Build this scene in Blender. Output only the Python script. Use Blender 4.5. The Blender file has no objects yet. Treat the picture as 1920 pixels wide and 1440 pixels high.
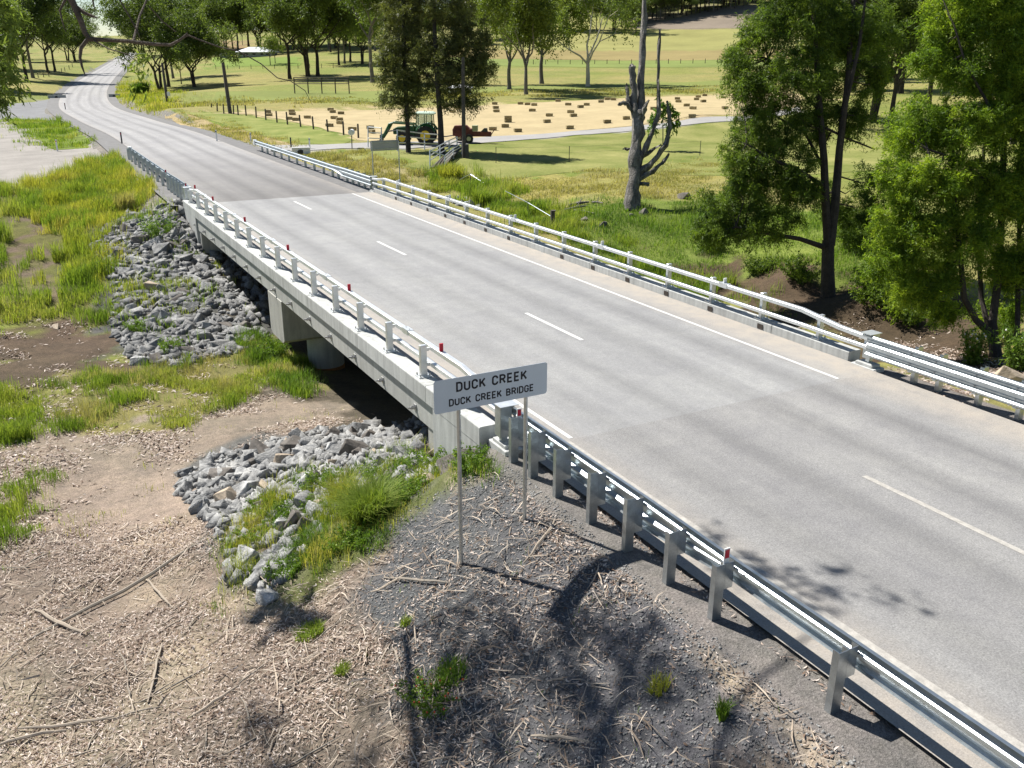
import bpy, bmesh, math, random
import numpy as np
from mathutils import Vector, Matrix

S = bpy.context.scene
COL = S.collection
rad = math.radians
rng = np.random.default_rng(7)
random.seed(7)

# ------------------------------------------------------------------ camera
CAM = np.array([-11.901, -14.935, 6.676])
FPX = 1661.0                      # focal length in pixels of the 1920 wide photograph
def cam_axes(yaw, pitch, roll):
    cy, sy, cp, sp = math.cos(yaw), math.sin(yaw), math.cos(pitch), math.sin(pitch)
    f = np.array([-sy*cp, cy*cp, -sp]); r = np.array([cy, sy, 0.0]); u = np.cross(r, f)
    cr, sr = math.cos(roll), math.sin(roll)
    return cr*r+sr*u, -sr*r+cr*u, f
CR, CU, CF = cam_axes(rad(-28.698), rad(20.077), rad(.242))
cd = bpy.data.cameras.new('camera'); cam = bpy.data.objects.new('camera', cd); COL.objects.link(cam)
cd.sensor_width = 36; cd.lens = FPX/1920*36; cd.clip_end = 6000; cd.clip_start = .05
mw = Matrix.Identity(4)
for i in range(3):
    mw[i][0], mw[i][1], mw[i][2], mw[i][3] = CR[i], CU[i], -CF[i], CAM[i]
cam.matrix_world = mw
S.camera = cam

# ------------------------------------------------------------------ light
SUN_AZ, SUN_EL = 158.0, 51.0      # heading in which shadows fall (from +Y towards +X), sun height
LD = Vector((math.sin(rad(SUN_AZ))*math.cos(rad(SUN_EL)), math.cos(rad(SUN_AZ))*math.cos(rad(SUN_EL)), -math.sin(rad(SUN_EL))))
w = bpy.data.worlds.new('World'); S.world = w; w.use_nodes = True
nt = w.node_tree; bg = nt.nodes['Background']
sky = nt.nodes.new('ShaderNodeTexSky'); sky.sky_type = 'NISHITA'; sky.sun_disc = False
sky.sun_elevation = rad(SUN_EL); sky.sun_rotation = rad(SUN_AZ+180); sky.air_density = 1.0; sky.dust_density = .05; sky.ozone_density = 2.0
nt.links.new(sky.outputs[0], bg.inputs[0]); bg.inputs[1].default_value = .05
sl = bpy.data.lights.new('sun', 'SUN'); sl.energy = 5.0; sl.angle = rad(.55); sl.color = (1, .965, .91)
so = bpy.data.objects.new('sun', sl); COL.objects.link(so); so.rotation_euler = LD.to_track_quat('-Z', 'Y').to_euler(); so.location = (-30, 60, 80)
S.view_settings.view_transform = 'Standard'; S.view_settings.look = 'None'; S.view_settings.gamma = 1
S.view_settings.use_curve_mapping = False
S.view_settings.exposure = .93

# ------------------------------------------------------------------ helpers
def at_d(u, v, depth):            # the point at a given depth behind a photograph pixel
    return CAM + (CF + CR*(u-960)/FPX - CU*(v-720)/FPX)*depth
def at_axis(u, v, ax, val):
    d = CF + CR*(u-960)/FPX - CU*(v-720)/FPX
    return CAM + d*((val-CAM[ax])/d[ax])
def sm(a, b, x):
    t = np.clip((np.asarray(x, float)-a)/(b-a), 0, 1); return t*t*(3-2*t)
def vnoise(x, y, s, seed=0):      # smooth value noise, 0..1
    x = np.asarray(x, float)/s; y = np.asarray(y, float)/s
    xi = np.floor(x).astype(np.int64); yi = np.floor(y).astype(np.int64); fx = x-xi; fy = y-yi
    def hsh(a, b):
        n = (a*374761393 + b*668265263 + seed*1442695041) & 0xffffffff
        n = ((n ^ (n >> 13))*1274126177) & 0xffffffff
        return ((n ^ (n >> 16)) & 0xffff)/65535.0
    fx = fx*fx*(3-2*fx); fy = fy*fy*(3-2*fy)
    a = hsh(xi, yi)*(1-fx)+hsh(xi+1, yi)*fx; b = hsh(xi, yi+1)*(1-fx)+hsh(xi+1, yi+1)*fx
    return a*(1-fy)+b*fy
def inpoly(P, x, y):
    P = np.asarray(P, float); c = np.zeros(np.shape(x), bool); j = len(P)-1
    for i in range(len(P)):
        xi, yi = P[i, 0], P[i, 1]; xj, yj = P[j, 0], P[j, 1]
        if yi != yj:
            c ^= ((yi > y) != (yj > y)) & (x < (xj-xi)*(y-yi)/(yj-yi)+xi)
        j = i
    return c
def unit(v): v = np.asarray(v, float); return v/(np.linalg.norm(v, axis=-1, keepdims=True)+1e-12)

def mesh_arrays(name, V, tris=None, quads=None, smooth=False):
    me = bpy.data.meshes.new(name)
    V = np.asarray(V, np.float32); nT = 0 if tris is None else len(tris); nQ = 0 if quads is None else len(quads)
    me.vertices.add(len(V)); me.vertices.foreach_set('co', V.ravel())
    li = []; ls = []; o = 0
    if nT: li.append(np.asarray(tris, np.int32).ravel()); ls.append(np.arange(nT)*3); o = nT*3
    if nQ: li.append(np.asarray(quads, np.int32).ravel()); ls.append(o+np.arange(nQ)*4)
    li = np.concatenate(li); ls = np.concatenate(ls).astype(np.int32)
    me.loops.add(len(li)); me.loops.foreach_set('vertex_index', li)
    me.polygons.add(nT+nQ); me.polygons.foreach_set('loop_start', ls)
    if smooth: me.polygons.foreach_set('use_smooth', np.ones(nT+nQ, bool))
    me.update(calc_edges=True)
    return me
def link(name, me, mat=None, parent=None):
    o = bpy.data.objects.new(name, me); COL.objects.link(o)
    if mat is not None and me is not None and not me.materials: me.materials.append(mat)
    if parent is not None: o.parent = parent
    return o
def tag(o, label, cat, group=None):
    o['label'] = label; o['category'] = cat
    if group: o['group'] = group
    return o
def thing(name, label, cat, loc=(0, 0, 0), rz=0, group=None):
    o = bpy.data.objects.new(name, None); COL.objects.link(o); o.location = loc; o.rotation_euler = (0, 0, rz)
    o.empty_display_size = .2
    return tag(o, label, cat, group)
def copy_tree(o, parent=None):
    c = o.copy(); COL.objects.link(c); c.parent = parent
    for ch in list(o.children): copy_tree(ch, c)
    return c

class MB:
    def __init__(self): self.v = []; self.f = []
    def add(self, V, F):
        b = len(self.v); self.v += [tuple(map(float, p)) for p in V]; self.f += [tuple(i+b for i in f) for f in F]; return self
    def box(self, c, s, rz=0, ry=0, rx=0):
        R = Matrix.Rotation(rz, 3, 'Z') @ Matrix.Rotation(ry, 3, 'Y') @ Matrix.Rotation(rx, 3, 'X')
        V = [Vector(c)+R @ Vector((a*s[0]/2, b*s[1]/2, d*s[2]/2)) for d in (-1, 1) for a, b in ((-1, -1), (1, -1), (1, 1), (-1, 1))]
        return self.add(V, [(3, 2, 1, 0), (4, 5, 6, 7), (0, 1, 5, 4), (1, 2, 6, 5), (2, 3, 7, 6), (3, 0, 4, 7)])
    def bb(self, x0, x1, y0, y1, z0, z1): return self.box(((x0+x1)/2, (y0+y1)/2, (z0+z1)/2), (x1-x0, y1-y0, z1-z0))
    def prism(self, poly, axis, a, b):      # closed 2-D outline swept along an axis ('x','y','z') from a to b
        n = len(poly)
        def P(p, t): return {'x': (t, p[0], p[1]), 'y': (p[0], t, p[1]), 'z': (p[0], p[1], t)}[axis]
        V = [P(p, a) for p in poly]+[P(p, b) for p in poly]
        F = [(i, (i+1) % n, n+(i+1) % n, n+i) for i in range(n)]+[tuple(range(n-1, -1, -1)), tuple(range(n, 2*n))]
        return self.add(V, F)
    def loft(self, rings, cap=True):        # list of equally long closed rings
        n = len(rings[0]); V = [p for r in rings for p in r]; F = []
        for k in range(len(rings)-1):
            F += [(k*n+i, k*n+(i+1) % n, (k+1)*n+(i+1) % n, (k+1)*n+i) for i in range(n)]
        if cap: F += [tuple(range(n-1, -1, -1)), tuple(range((len(rings)-1)*n, len(rings)*n))]
        return self.add(V, F)
    def tube(self, pts, rs, n=8, cap=True, sq=1.0):
        pts = [Vector(p) for p in pts]
        if not hasattr(rs, '__len__'): rs = [rs]*len(pts)
        rings = []; prev = None
        for i, p in enumerate(pts):
            t = ((pts[min(i+1, len(pts)-1)]-pts[max(i-1, 0)])).normalized()
            if prev is None: a = t.orthogonal().normalized()
            else: a = (prev-t*prev.dot(t)); a = a.normalized() if a.length > 1e-6 else t.orthogonal().normalized()
            prev = a; b = t.cross(a)
            rings.append([p+(a*math.cos(k*2*math.pi/n)+b*math.sin(k*2*math.pi/n)*sq)*rs[i] for k in range(n)])
        return self.loft(rings, cap)
    def cyl(self, c, r, h, n=16, axis='z', r2=None):
        d = {'x': Vector((1, 0, 0)), 'y': Vector((0, 1, 0)), 'z': Vector((0, 0, 1))}[axis]; c = Vector(c)
        return self.tube([c-d*h/2, c+d*h/2], [r, r if r2 is None else r2], n)
    def mesh(self, name, smooth=False, bevel=0):
        me = bpy.data.meshes.new(name); me.from_pydata(self.v, [], self.f)
        bm = bmesh.new(); bm.from_mesh(me)
        bmesh.ops.recalc_face_normals(bm, faces=bm.faces)
        if bevel: bmesh.ops.bevel(bm, geom=list(bm.edges), offset=bevel, segments=1, affect='EDGES', profile=.5)
        bm.to_mesh(me); bm.free()
        if smooth:
            me.polygons.foreach_set('use_smooth', np.ones(len(me.polygons), bool))
            try: me.set_sharp_from_angle(angle=rad(38))
            except Exception: pass
        return me
    def build(self, name, mat, parent=None, smooth=False, bevel=0): # world coordinates; the parent's place is taken off
        if parent is not None:
            L = Vector(parent.location)
            q = parent.parent
            while q is not None: L = L+Vector(q.location); q = q.parent
            self.v = [(p[0]-L[0], p[1]-L[1], p[2]-L[2]) for p in self.v]
        return link(name, self.mesh(name, smooth, bevel), mat, parent)

# ------------------------------------------------------------------ materials
def newmat(name):
    m = bpy.data.materials.new(name); m.use_nodes = True; n = m.node_tree; n.nodes.clear()
    out = n.nodes.new('ShaderNodeOutputMaterial'); return m, n, out
def N(n, t, **kw):
    k = n.nodes.new(t)
    for a, b in kw.items():
        if a.startswith('i_'):
            key = a[2:]; k.inputs[int(key) if key.isdigit() else key].default_value = b
        else: setattr(k, a, b)
    return k
def ramp(n, fac, stops):
    r = n.nodes.new('ShaderNodeValToRGB'); e = r.color_ramp.elements
    while len(e) > 1: e.remove(e[-1])
    e[0].position, e[0].color = stops[0][0], (*stops[0][1], 1)
    for p, c in stops[1:]:
        k = e.new(p); k.color = (*c, 1)
    n.links.new(fac, r.inputs[0]); return r.outputs[0]
def mixc(n, mode, fac, a, b):
    k = N(n, 'ShaderNodeMix', data_type='RGBA', blend_type=mode)
    for s, v in ((0, fac), (6, a), (7, b)):
        if isinstance(v, bpy.types.NodeSocket): n.links.new(v, k.inputs[s])
        else: k.inputs[s].default_value = v if s == 0 else (*v, 1)
    return k.outputs[2]
def noise(n, scale, detail=4, vec=None, rough=.6, dim=None):
    k = N(n, 'ShaderNodeTexNoise'); k.inputs['Scale'].default_value = scale; k.inputs['Detail'].default_value = detail; k.inputs['Roughness'].default_value = rough
    if vec is not None: n.links.new(vec, k.inputs['Vector'])
    return k.outputs['Fac']
def surf(name, col, rough=.8, metal=0, var=.25, scale=3, fine=40, bump=.2, bd=.01, col2=None, obj=True, spec=.4, stain=0, rnd=0):
    m, n, out = newmat(name); b = N(n, 'ShaderNodeBsdfPrincipled'); n.links.new(b.outputs[0], out.inputs[0])
    tc = N(n, 'ShaderNodeTexCoord').outputs['Object'] if obj else N(n, 'ShaderNodeNewGeometry').outputs['Position']
    n1 = noise(n, scale, 5, tc); n2 = noise(n, fine, 3, tc)
    lo = tuple(c*(1-var) for c in col); hi = tuple(min(1, c*(1+var)) for c in (col2 or col))
    c = ramp(n, n1, [(.3, lo), (.7, hi)])
    g = ramp(n, n2, [(.25, (1-var*.8,)*3), (.75, (1+var*.6,)*3)])
    c = mixc(n, 'MULTIPLY', 1.0, c, g)
    if stain:
        mp = N(n, 'ShaderNodeMapping'); mp.inputs['Scale'].default_value = (3, 3, .35); n.links.new(tc, mp.inputs[0])
        s = ramp(n, noise(n, 2.2, 5, mp.outputs[0]), [(.42, (1, 1, 1)), (.75, (1-stain,)*3)]); c = mixc(n, 'MULTIPLY', 1.0, c, s)
    if rnd:
        oi = N(n, 'ShaderNodeObjectInfo').outputs['Random']; c = mixc(n, 'MULTIPLY', 1.0, c, ramp(n, oi, [(0, (1-rnd,)*3), (1, (1+rnd,)*3)]))
    n.links.new(c, b.inputs['Base Color']); b.inputs['Roughness'].default_value = rough; b.inputs['Metallic'].default_value = metal
    b.inputs['Specular IOR Level'].default_value = spec
    if bump:
        bp = N(n, 'ShaderNodeBump'); bp.inputs['Strength'].default_value = bump; bp.inputs['Distance'].default_value = bd
        n.links.new(n2, bp.inputs['Height']); n.links.new(bp.outputs[0], b.inputs['Normal'])
    return m
def leafmat(name, stops, trans=.4, rnd=.25, rough=.55, tint=(1.1, 1.15, .55), tone=True):
    m, n, out = newmat(name)
    g = N(n, 'ShaderNodeNewGeometry'); fac = g.outputs['Random Per Island']
    if tone:                      # leaves of one tuft share a tone
        k = N(n, 'ShaderNodeMix', data_type='FLOAT'); k.inputs[0].default_value = .6; n.links.new(fac, k.inputs[2]); n.links.new(N(n, 'ShaderNodeAttribute', attribute_name='tone').outputs['Fac'], k.inputs[3]); fac = k.outputs[0]
    c = ramp(n, fac, stops)
    if rnd:
        oi = N(n, 'ShaderNodeObjectInfo').outputs['Random']
        c = mixc(n, 'MULTIPLY', 1.0, c, ramp(n, oi, [(0, (1-rnd, 1-rnd*.9, 1-rnd)), (1, (1+rnd, 1+rnd*.9, 1+rnd*.5))]))
    b = N(n, 'ShaderNodeBsdfPrincipled'); n.links.new(c, b.inputs['Base Color']); b.inputs['Roughness'].default_value = rough; b.inputs['Specular IOR Level'].default_value = .25
    t = N(n, 'ShaderNodeBsdfTranslucent'); n.links.new(mixc(n, 'MULTIPLY', 1.0, c, tint), t.inputs[0])
    mx = N(n, 'ShaderNodeMixShader'); mx.inputs[0].default_value = trans
    n.links.new(b.outputs[0], mx.inputs[1]); n.links.new(t.outputs[0], mx.inputs[2]); n.links.new(mx.outputs[0], out.inputs[0])
    return m

M = {}
M['concrete'] = surf('concrete', (.44, .445, .425), .85, 0, .14, .8, 30, .15, .004, stain=.36, obj=False)
M['concrete_pier'] = surf('concrete_pier', (.40, .39, .35), .85, 0, .15, .9, 25, .15, .004, stain=.3, obj=False)
M['girder'] = surf('girder', (.40, .40, .37), .85, 0, .15, .7, 30, .15, .004, stain=.25, obj=False)
M['galv'] = surf('galvanised_steel', (.50, .54, .56), .36, .9, .16, 7, 60, .04, .002, obj=False)
M['galv_pale'] = surf('pale_galvanised_steel', (.66, .68, .68), .42, .7, .1, 6, 60, .04, .002, obj=False)
M['bolt'] = surf('bolt_steel', (.45, .45, .45), .45, .8, .1, 9, 60, 0)
M['red'] = surf('red_reflector', (.55, .015, .04), .35, 0, .1, 9, 60, 0)
M['white_plastic'] = surf('white_plastic', (.78, .78, .76), .5, 0, .05, 5, 60, 0)
M['sign_white'] = surf('sign_sheeting', (.60, .66, .72), .45, 0, .03, 3, 50, 0)
M['sign_back'] = surf('sign_back_aluminium', (.42, .42, .40), .5, .4, .08, 3, 50, 0)
M['black'] = surf('black_lettering', (.012, .012, .02), .5, 0, .1, 5, 40, 0)
M['rust'] = surf('rust_stained', (.30, .14, .05), .9, 0, .3, 4, 30, .2)
M['scupper'] = surf('scupper_dark', (.05, .04, .032), .9, 0, .2, 4, 30, 0)
M['paint'] = surf('road_paint', (.56, .55, .52), .7, 0, .10, 6, 90, .1, .002, obj=False)
M['paint_worn'] = surf('worn_road_paint', (.36, .34, .305), .8, 0, .22, 9, 60, .1, .002, obj=False)
M['rock'] = surf('grey_rock', (.19, .195, .20), .85, 0, .42, 2.5, 14, .7, .05, col2=(.30, .295, .28), rnd=.38)
M['rock_tan'] = surf('tan_rock', (.42, .34, .25), .85, 0, .25, 2.5, 14, .5, .03, rnd=.2)
M['bark_dark'] = surf('dark_bark', (.055, .045, .037), .95, 0, .4, 3, 18, .8, .03)
M['bark_grey'] = surf('grey_bark', (.16, .145, .13), .95, 0, .35, 2, 16, .7, .03)
M['bark_pale'] = surf('pale_gum_bark', (.50, .46, .40), .8, 0, .22, 1.2, 10, .3, .02)
M['dead_wood'] = surf('weathered_dead_wood', (.235, .215, .19), .9, 0, .5, 1.6, 14, 1.0, .06, stain=.8)
M['rock_dark'] = surf('dark_weathered_rock', (.13, .115, .10), .9, 0, .35, 2.5, 14, .6, .03, rnd=.2)
M['bark_brown'] = surf('brown_bark', (.105, .082, .066), .95, 0, .35, 4, 22, .8, .03)
M['wood_post'] = surf('grey_timber', (.10, .085, .07), .95, 0, .3, 4, 30, .5)
M['leaf_near'] = leafmat('feathery_leaves', [(0, (.050, .085, .022)), (.35, (.095, .148, .028)), (.65, (.15, .22, .036)), (1, (.25, .315, .048))], .52, .1)
M['leaf_bright'] = leafmat('bright_leaves', [(0, (.065, .115, .018)), (.35, (.13, .21, .024)), (.65, (.22, .31, .032)), (1, (.34, .41, .042))], .55, .1)
M['leaf_gum'] = leafmat('gum_leaves', [(0, (.065, .098, .030)), (.5, (.13, .18, .048)), (1, (.22, .27, .07))], .44, .28)
M['leaf_gum_light'] = leafmat('light_gum_leaves', [(0, (.09, .125, .026)), (.5, (.15, .20, .036)), (1, (.23, .27, .055))], .42, .2)
M['leaf_dark'] = leafmat('she_oak_leaves', [(0, (.055, .068, .028)), (.5, (.11, .122, .046)), (1, (.22, .24, .065))], .38, .1)
M['leaf_broad'] = leafmat('broad_leaves', [(0, (.06, .13, .015)), (1, (.12, .20, .03))], .4, .1)
M['grass'] = leafmat('green_grass', [(0, (.12, .19, .028)), (.4, (.19, .275, .040)), (.75, (.30, .35, .065)), (1, (.43, .40, .15))], .46, 0, .6)
M['grass_yellow'] = leafmat('yellowing_grass', [(0, (.19, .24, .034)), (.4, (.32, .345, .050)), (.8, (.44, .415, .085)), (1, (.52, .44, .18))], .46, 0, .6)
M['grass_dry'] = leafmat('dry_grass', [(0, (.27, .27, .085)), (.5, (.40, .365, .145)), (1, (.53, .46, .24))], .35, 0, .7)
M['weed'] = leafmat('weed_leaves', [(0, (.085, .155, .024)), (.6, (.15, .245, .036)), (1, (.27, .34, .06))], .45, 0)
M['litter'] = leafmat('fallen_gum_leaves', [(0, (.13, .08, .05)), (.3, (.27, .19, .14)), (.6, (.47, .38, .31)), (1, (.64, .56, .49))], .12, 0, .6, (1, .9, .8), False)
M['bark_strip'] = leafmat('shed_bark', [(0, (.16, .12, .095)), (.5, (.30, .25, .21)), (1, (.45, .39, .34))], .0, .3, .8, (1, 1, 1), False)
M['hay'] = surf('baled_hay', (.30, .245, .13), .95, 0, .3, 3, 30, .8, .04, rnd=.18)
# ------------------------------------------------------------------ terrain
def road_pts():
    P = [(0, -60, 0), (0, -20, 0), (0, 0, 0), (0, 31, 0), (0, 60, 0), (0.0, 78, 0)]
    for u, v, d in ((217, 225, 104), (163, 200, 138), (160, 175, 175), (181, 150, 225), (214, 125, 340), (238, 105, 640), (252, 98, 900)):
        P.append(tuple(at_d(u, v, d)))
    return np.array(P)
RP = road_pts()
def catmull(P, k):
    out = []
    for i in range(len(P)-1):
        p0, p1, p2, p3 = P[max(i-1, 0)], P[i], P[i+1], P[min(i+2, len(P)-1)]
        for t in np.linspace(0, 1, k, endpoint=False):
            out.append(.5*((2*p1)+(-p0+p2)*t+(2*p0-5*p1+4*p2-p3)*t*t+(-p0+3*p1-3*p2+p3)*t**3))
    return np.array(out+[P[-1]])
RC = np.concatenate([RP[:5], catmull(RP[4:], 8)[1:]])           # road centre line
def road_dist(x, y):
    x = np.asarray(x, float); best = np.full(x.shape, 1e9); z = np.zeros(x.shape)
    for a, b in zip(RC[:-1], RC[1:]):
        d = b[:2]-a[:2]; t = np.clip(((x-a[0])*d[0]+(y-a[1])*d[1])/(d@d), 0, 1)
        e = np.hypot(x-a[0]-t*d[0], y-a[1]-t*d[1]); k = e < best
        best = np.where(k, e, best); z = np.where(k, a[2]+t*(b[2]-a[2]), z)
    return best, z
CT = [  # left bank and foreground
 (-5.5, -16, -.15), (-5.5, -8, -.15), (-5.7, -4.2, -.24), (-6.9, -4.2, -.64), (-6.9, -9, -.6), (-6.9, -16, -.6), (-5.5, -25, -.15), (-5.5, -40, -.2),
 (-8.4, -6, -1.25), (-8.4, -10, -1.3), (-8.2, -3, -1.3), (-9.5, -3, -1.85), (-10, -6, -1.95), (-10, -11, -2), (-13, -5, -2.2), (-13, -10, -2.1), (-20, -5, -2.2), (-20, -15, -2.1), (-12, -20, -2),
 (-9.35, -1.6, -1.9), (-9.65, -.4, -2.1), (-7.2, -.5, -1.35), (-5.6, -1.7, -.35), (-5.3, -.9, -.75), (-5.5, -.2, -1.0), (5.4, -.5, -.9), (5.4, 1, -1.3), (5.4, 29.5, -.9), (-5.3, 29.5, -.75), (-5.2, .8, -1.3), (-5.6, 1.5, -1.3), (-7.3, 2.2, -1.9), (-13.4, 3.5, -2.4), (-10, 4, -2.45), (-5.7, 5.3, -2.3), (-8.6, 7.1, -2.65), (-12.2, 10.2, -2.65), (-20, 8, -2.4),
 (-5.3, 12.7, -3), (-11.4, 19.2, -2.8), (-6.5, 15.5, -2.95), (-8, 12, -2.85), (-3.7, 14.1, -3.5), (0, 12, -3.6), (4, 12, -3.6), (0, 18, -3.5), (0, 6, -3.1), (0, 2, -1.4), (-4.5, 2, -1.35), (4.5, 2, -1.35),
 (0, 27, -2), (-4.6, 27, -2), (4.5, 27, -2), (0, 22, -3.2), (0, 30, -1), (0, 0, -1)]
def addc(u, v, z): CT.append(tuple(at_axis(u, v, 2, z)))
for u, v, z in ((338, 392, -.55), (240, 405, -.9), (185, 465, -1.5), (200, 520, -2), (225, 590, -2.55), (260, 660, -2.85), (330, 480, -1.6), (330, 560, -2.3), (400, 620, -2.75), (440, 560, -2.5),
 (150, 400, -1.05), (75, 470, -1.7), (30, 560, -2.2), (150, 560, -2.25), (150, 330, -.5), (200, 300, -.35), (60, 260, -.35), (0, 330, -.7), (0, 420, -1.2), (0, 250, -.4), (100, 240, -.3), (0, 640, -2.6),
 # right bank
 (690, 345, -.8), (800, 370, -1.6), (850, 340, -1.0), (950, 400, -1.6), (1185, 390, -1.0), (1100, 450, -1.7), (1300, 460, -1.9), (1400, 540, -2.7), (1553, 556, -2.5), (1500, 500, -1.5), (1650, 540, -1.4), (1700, 640, -2.6), (1850, 680, -1.7), (1600, 620, -2.7), (1750, 600, -2.3), (1900, 620, -1.5),
 (1800, 790, -.25), (1880, 740, -.8), (1000, 290, -.2), (1200, 280, -.2), (1350, 270, -.2), (1500, 300, -.3), (1700, 330, -.3), (900, 310, -.4), (760, 300, -.15), (600, 300, -.35), (1250, 350, -.6), (1100, 350, -.7), (1400, 400, -1.0), (1600, 420, -.9), (1800, 450, -.9),
 (650, 278, -.1), (560, 280, -.15), (1800, 250, .1)): addc(u, v, z)
for u, v, d in ((700, 250, 80), (1000, 245, 85), (1300, 215, 90), (700, 212, 108), (500, 215, 105), (1200, 185, 127), (1400, 185, 130), (1100, 162, 165), (700, 158, 170), (550, 160, 160), (900, 175, 140), (400, 200, 110), (320, 215, 100), (420, 165, 160), (300, 175, 140), (280, 205, 108),
 (600, 135, 225), (480, 112, 290), (450, 135, 220), (1200, 120, 255), (1250, 88, 330), (1100, 95, 320), (1300, 32, 420), (1180, 58, 390), (1380, 10, 440), (900, 110, 300), (700, 100, 330), (560, 85, 390), (430, 85, 400), (300, 100, 420), (330, 125, 300), (1600, 100, 250), (1900, 90, 250), (1700, 30, 420), (1900, 0, 460), (1600, 190, 110), (1900, 190, 100),
 (60, 155, 190), (30, 195, 140), (90, 140, 225), (150, 120, 300), (60, 120, 280), (190, 105, 480), (0, 180, 160), (-200, 160, 180), (-200, 110, 350), (100, 215, 118), (1200, -10, 560), (1300, -40, 560), (1420, -50, 560), (1600, -50, 560), (1250, -70, 760), (1500, -90, 760), (1100, 20, 560), (1000, 30, 560)): CT.append(tuple(at_d(u, v, d)))
CT += [(-60, 0, -2), (-60, 40, -.5), (-100, -60, -1), (0, -120, 0), (80, -60, 0), (60, 0, -.6), (60, -25, -.4), (40, -20, -.6), (25, -10, -1.3), (20, -30, -.4), (14, -10, -.9), (9, -6, -.6), (8, -25, -.3), (900, 250, 90), (900, 800, 90), (300, 1000, 30), (-400, 900, 15), (-500, 300, 6), (-400, 0, 3), (600, -200, 40), (8.5, 3, -2.2), (8, 10, -3.4), (12, 11, -3.1), (7.5, 17, -2.9), (7, 23, -1.8), (7, 28, -1.0), (6.6, 33, -.5), (22, 6, -2.2), (30, 3, -1.5)]
for p in RC[5:]: CT.append((p[0], p[1], p[2]-.3))
CT = np.array(CT)
def _rbf():
    d = np.hypot(CT[:, None, 0]-CT[None, :, 0], CT[:, None, 1]-CT[None, :, 1]); n = len(CT)
    A = np.zeros((n+3, n+3)); A[:n, :n] = -d-np.eye(n)*.02; A[:n, n] = 1; A[:n, n+1:] = CT[:, :2]/100; A[n:, :n] = A[:n, n:].T
    return np.linalg.solve(A, np.concatenate([CT[:, 2], [0, 0, 0]]))
RW = _rbf()
def H(x, y):
    x = np.asarray(x, float); y = np.asarray(y, float); sh = x.shape; x = x.ravel(); y = y.ravel(); z = np.empty(x.shape)
    for i in range(0, len(x), 40000):
        xs, ys = x[i:i+40000], y[i:i+40000]
        d = np.sqrt((xs[:, None]-CT[None, :, 0])**2+(ys[:, None]-CT[None, :, 1])**2)
        z[i:i+40000] = -d@RW[:-3]+RW[-3]+xs/100*RW[-2]+ys/100*RW[-1]
    rd, rz = road_dist(x, y)
    z += ((vnoise(x, y, 1.6, 3)-.5)*.16+(vnoise(x, y, .55, 4)-.5)*.06)*sm(5.2, 7.5, rd)*(1-.9*sm(25, 60, np.hypot(x-CAM[0], y-CAM[1])))
    out = np.abs(x) > 4.95
    gap = np.where(out, sm(-2.0, -.8, y)*(1-sm(30.4, 31.4, y)), sm(.3, 1.1, y)*(1-sm(27.6, 28.5, y)))
    wt = (1-sm(5.1, 6.6, rd))*(1-gap)
    z = z*(1-wt)+(rz-.07)*wt
    return z.reshape(sh)
_TS = 6*1.012**np.arange(480)
def ground(pix):                    # photograph pixels -> points on the terrain
    pix = np.atleast_2d(np.asarray(pix, float)); D = CF+CR*((pix[:, :1]-960)/FPX)-CU*((pix[:, 1:]-720)/FPX)
    out = []
    for d in D:
        P = CAM+d*_TS[:, None]; b = np.nonzero(P[:, 2] < H(P[:, 0], P[:, 1]))[0]
        if len(b) == 0: out.append(P[-1]); continue
        lo, hi = _TS[max(b[0]-1, 0)], _TS[b[0]]
        for _ in range(14):
            m = (lo+hi)/2; q = CAM+d*m
            if q[2] < H(q[:1], q[1:2])[0]: hi = m
            else: lo = m
        out.append(CAM+d*hi)
    return np.array(out)
def g1(u, v): return ground([(u, v)])[0]
def gpoly(pix): return ground(pix)[:, :2]
def up(p, d=0): return (float(p[0]), float(p[1]), float(H(np.array([p[0]]), np.array([p[1]]))[0])+d)

# ---- what covers the ground: outlines on the terrain, base colours
Z = {}
Z['hay'] = gpoly([(385, 213), (480, 209), (600, 208), (760, 204), (930, 197), (1100, 188), (1260, 181), (1380, 177), (1500, 176), (1500, 200), (1400, 214), (1250, 228), (1080, 246), (930, 258), (820, 268), (720, 268), (670, 262), (600, 240), (540, 226), (470, 214)])
Z['drive'] = gpoly([(1500, 200), (1400, 219), (1250, 231), (1080, 246), (930, 256), (820, 266), (700, 268), (600, 272), (520, 273), (470, 266), (450, 276), (490, 283), (560, 284), (640, 279), (760, 280), (860, 272), (940, 266), (1080, 254), (1250, 239), (1400, 227), (1500, 210)])
Z['lot'] = gpoly([(-120, 225), (60, 226), (95, 236), (165, 262), (178, 280), (228, 275), (232, 292), (160, 305), (105, 325), (70, 345), (0, 352), (-120, 360)])
Z['side'] = gpoly([(-120, 195), (40, 194), (110, 182), (128, 205), (160, 228), (215, 268), (150, 250), (100, 226), (0, 224), (-120, 224)])
Z['isle'] = gpoly([(10, 224), (90, 226), (150, 248), (172, 268), (160, 279), (100, 282), (70, 262), (50, 240)])
Z['lawn'] = gpoly([(330, 213), (390, 212), (470, 216), (560, 232), (660, 262), (640, 273), (540, 268), (440, 240), (400, 228)])
Z['lawn2'] = gpoly([(640, 283), (800, 283), (930, 268), (1080, 256), (1250, 241), (1400, 229), (1700, 200), (1920, 300), (1500, 330), (1300, 330), (1100, 320), (930, 340), (760, 310), (660, 300)])
Z['drybank'] = gpoly([(308, 218), (330, 214), (400, 230), (460, 250), (560, 275), (470, 272), (390, 255)])
Z['drybank2'] = gpoly([(560, 290), (640, 285), (680, 300), (800, 320), (900, 345), (760, 340), (690, 330)])
Z['drypatch'] = gpoly([(900, 330), (1050, 330), (1150, 320), (1300, 300), (1380, 330), (1300, 365), (1150, 370), (1000, 380)])
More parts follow.
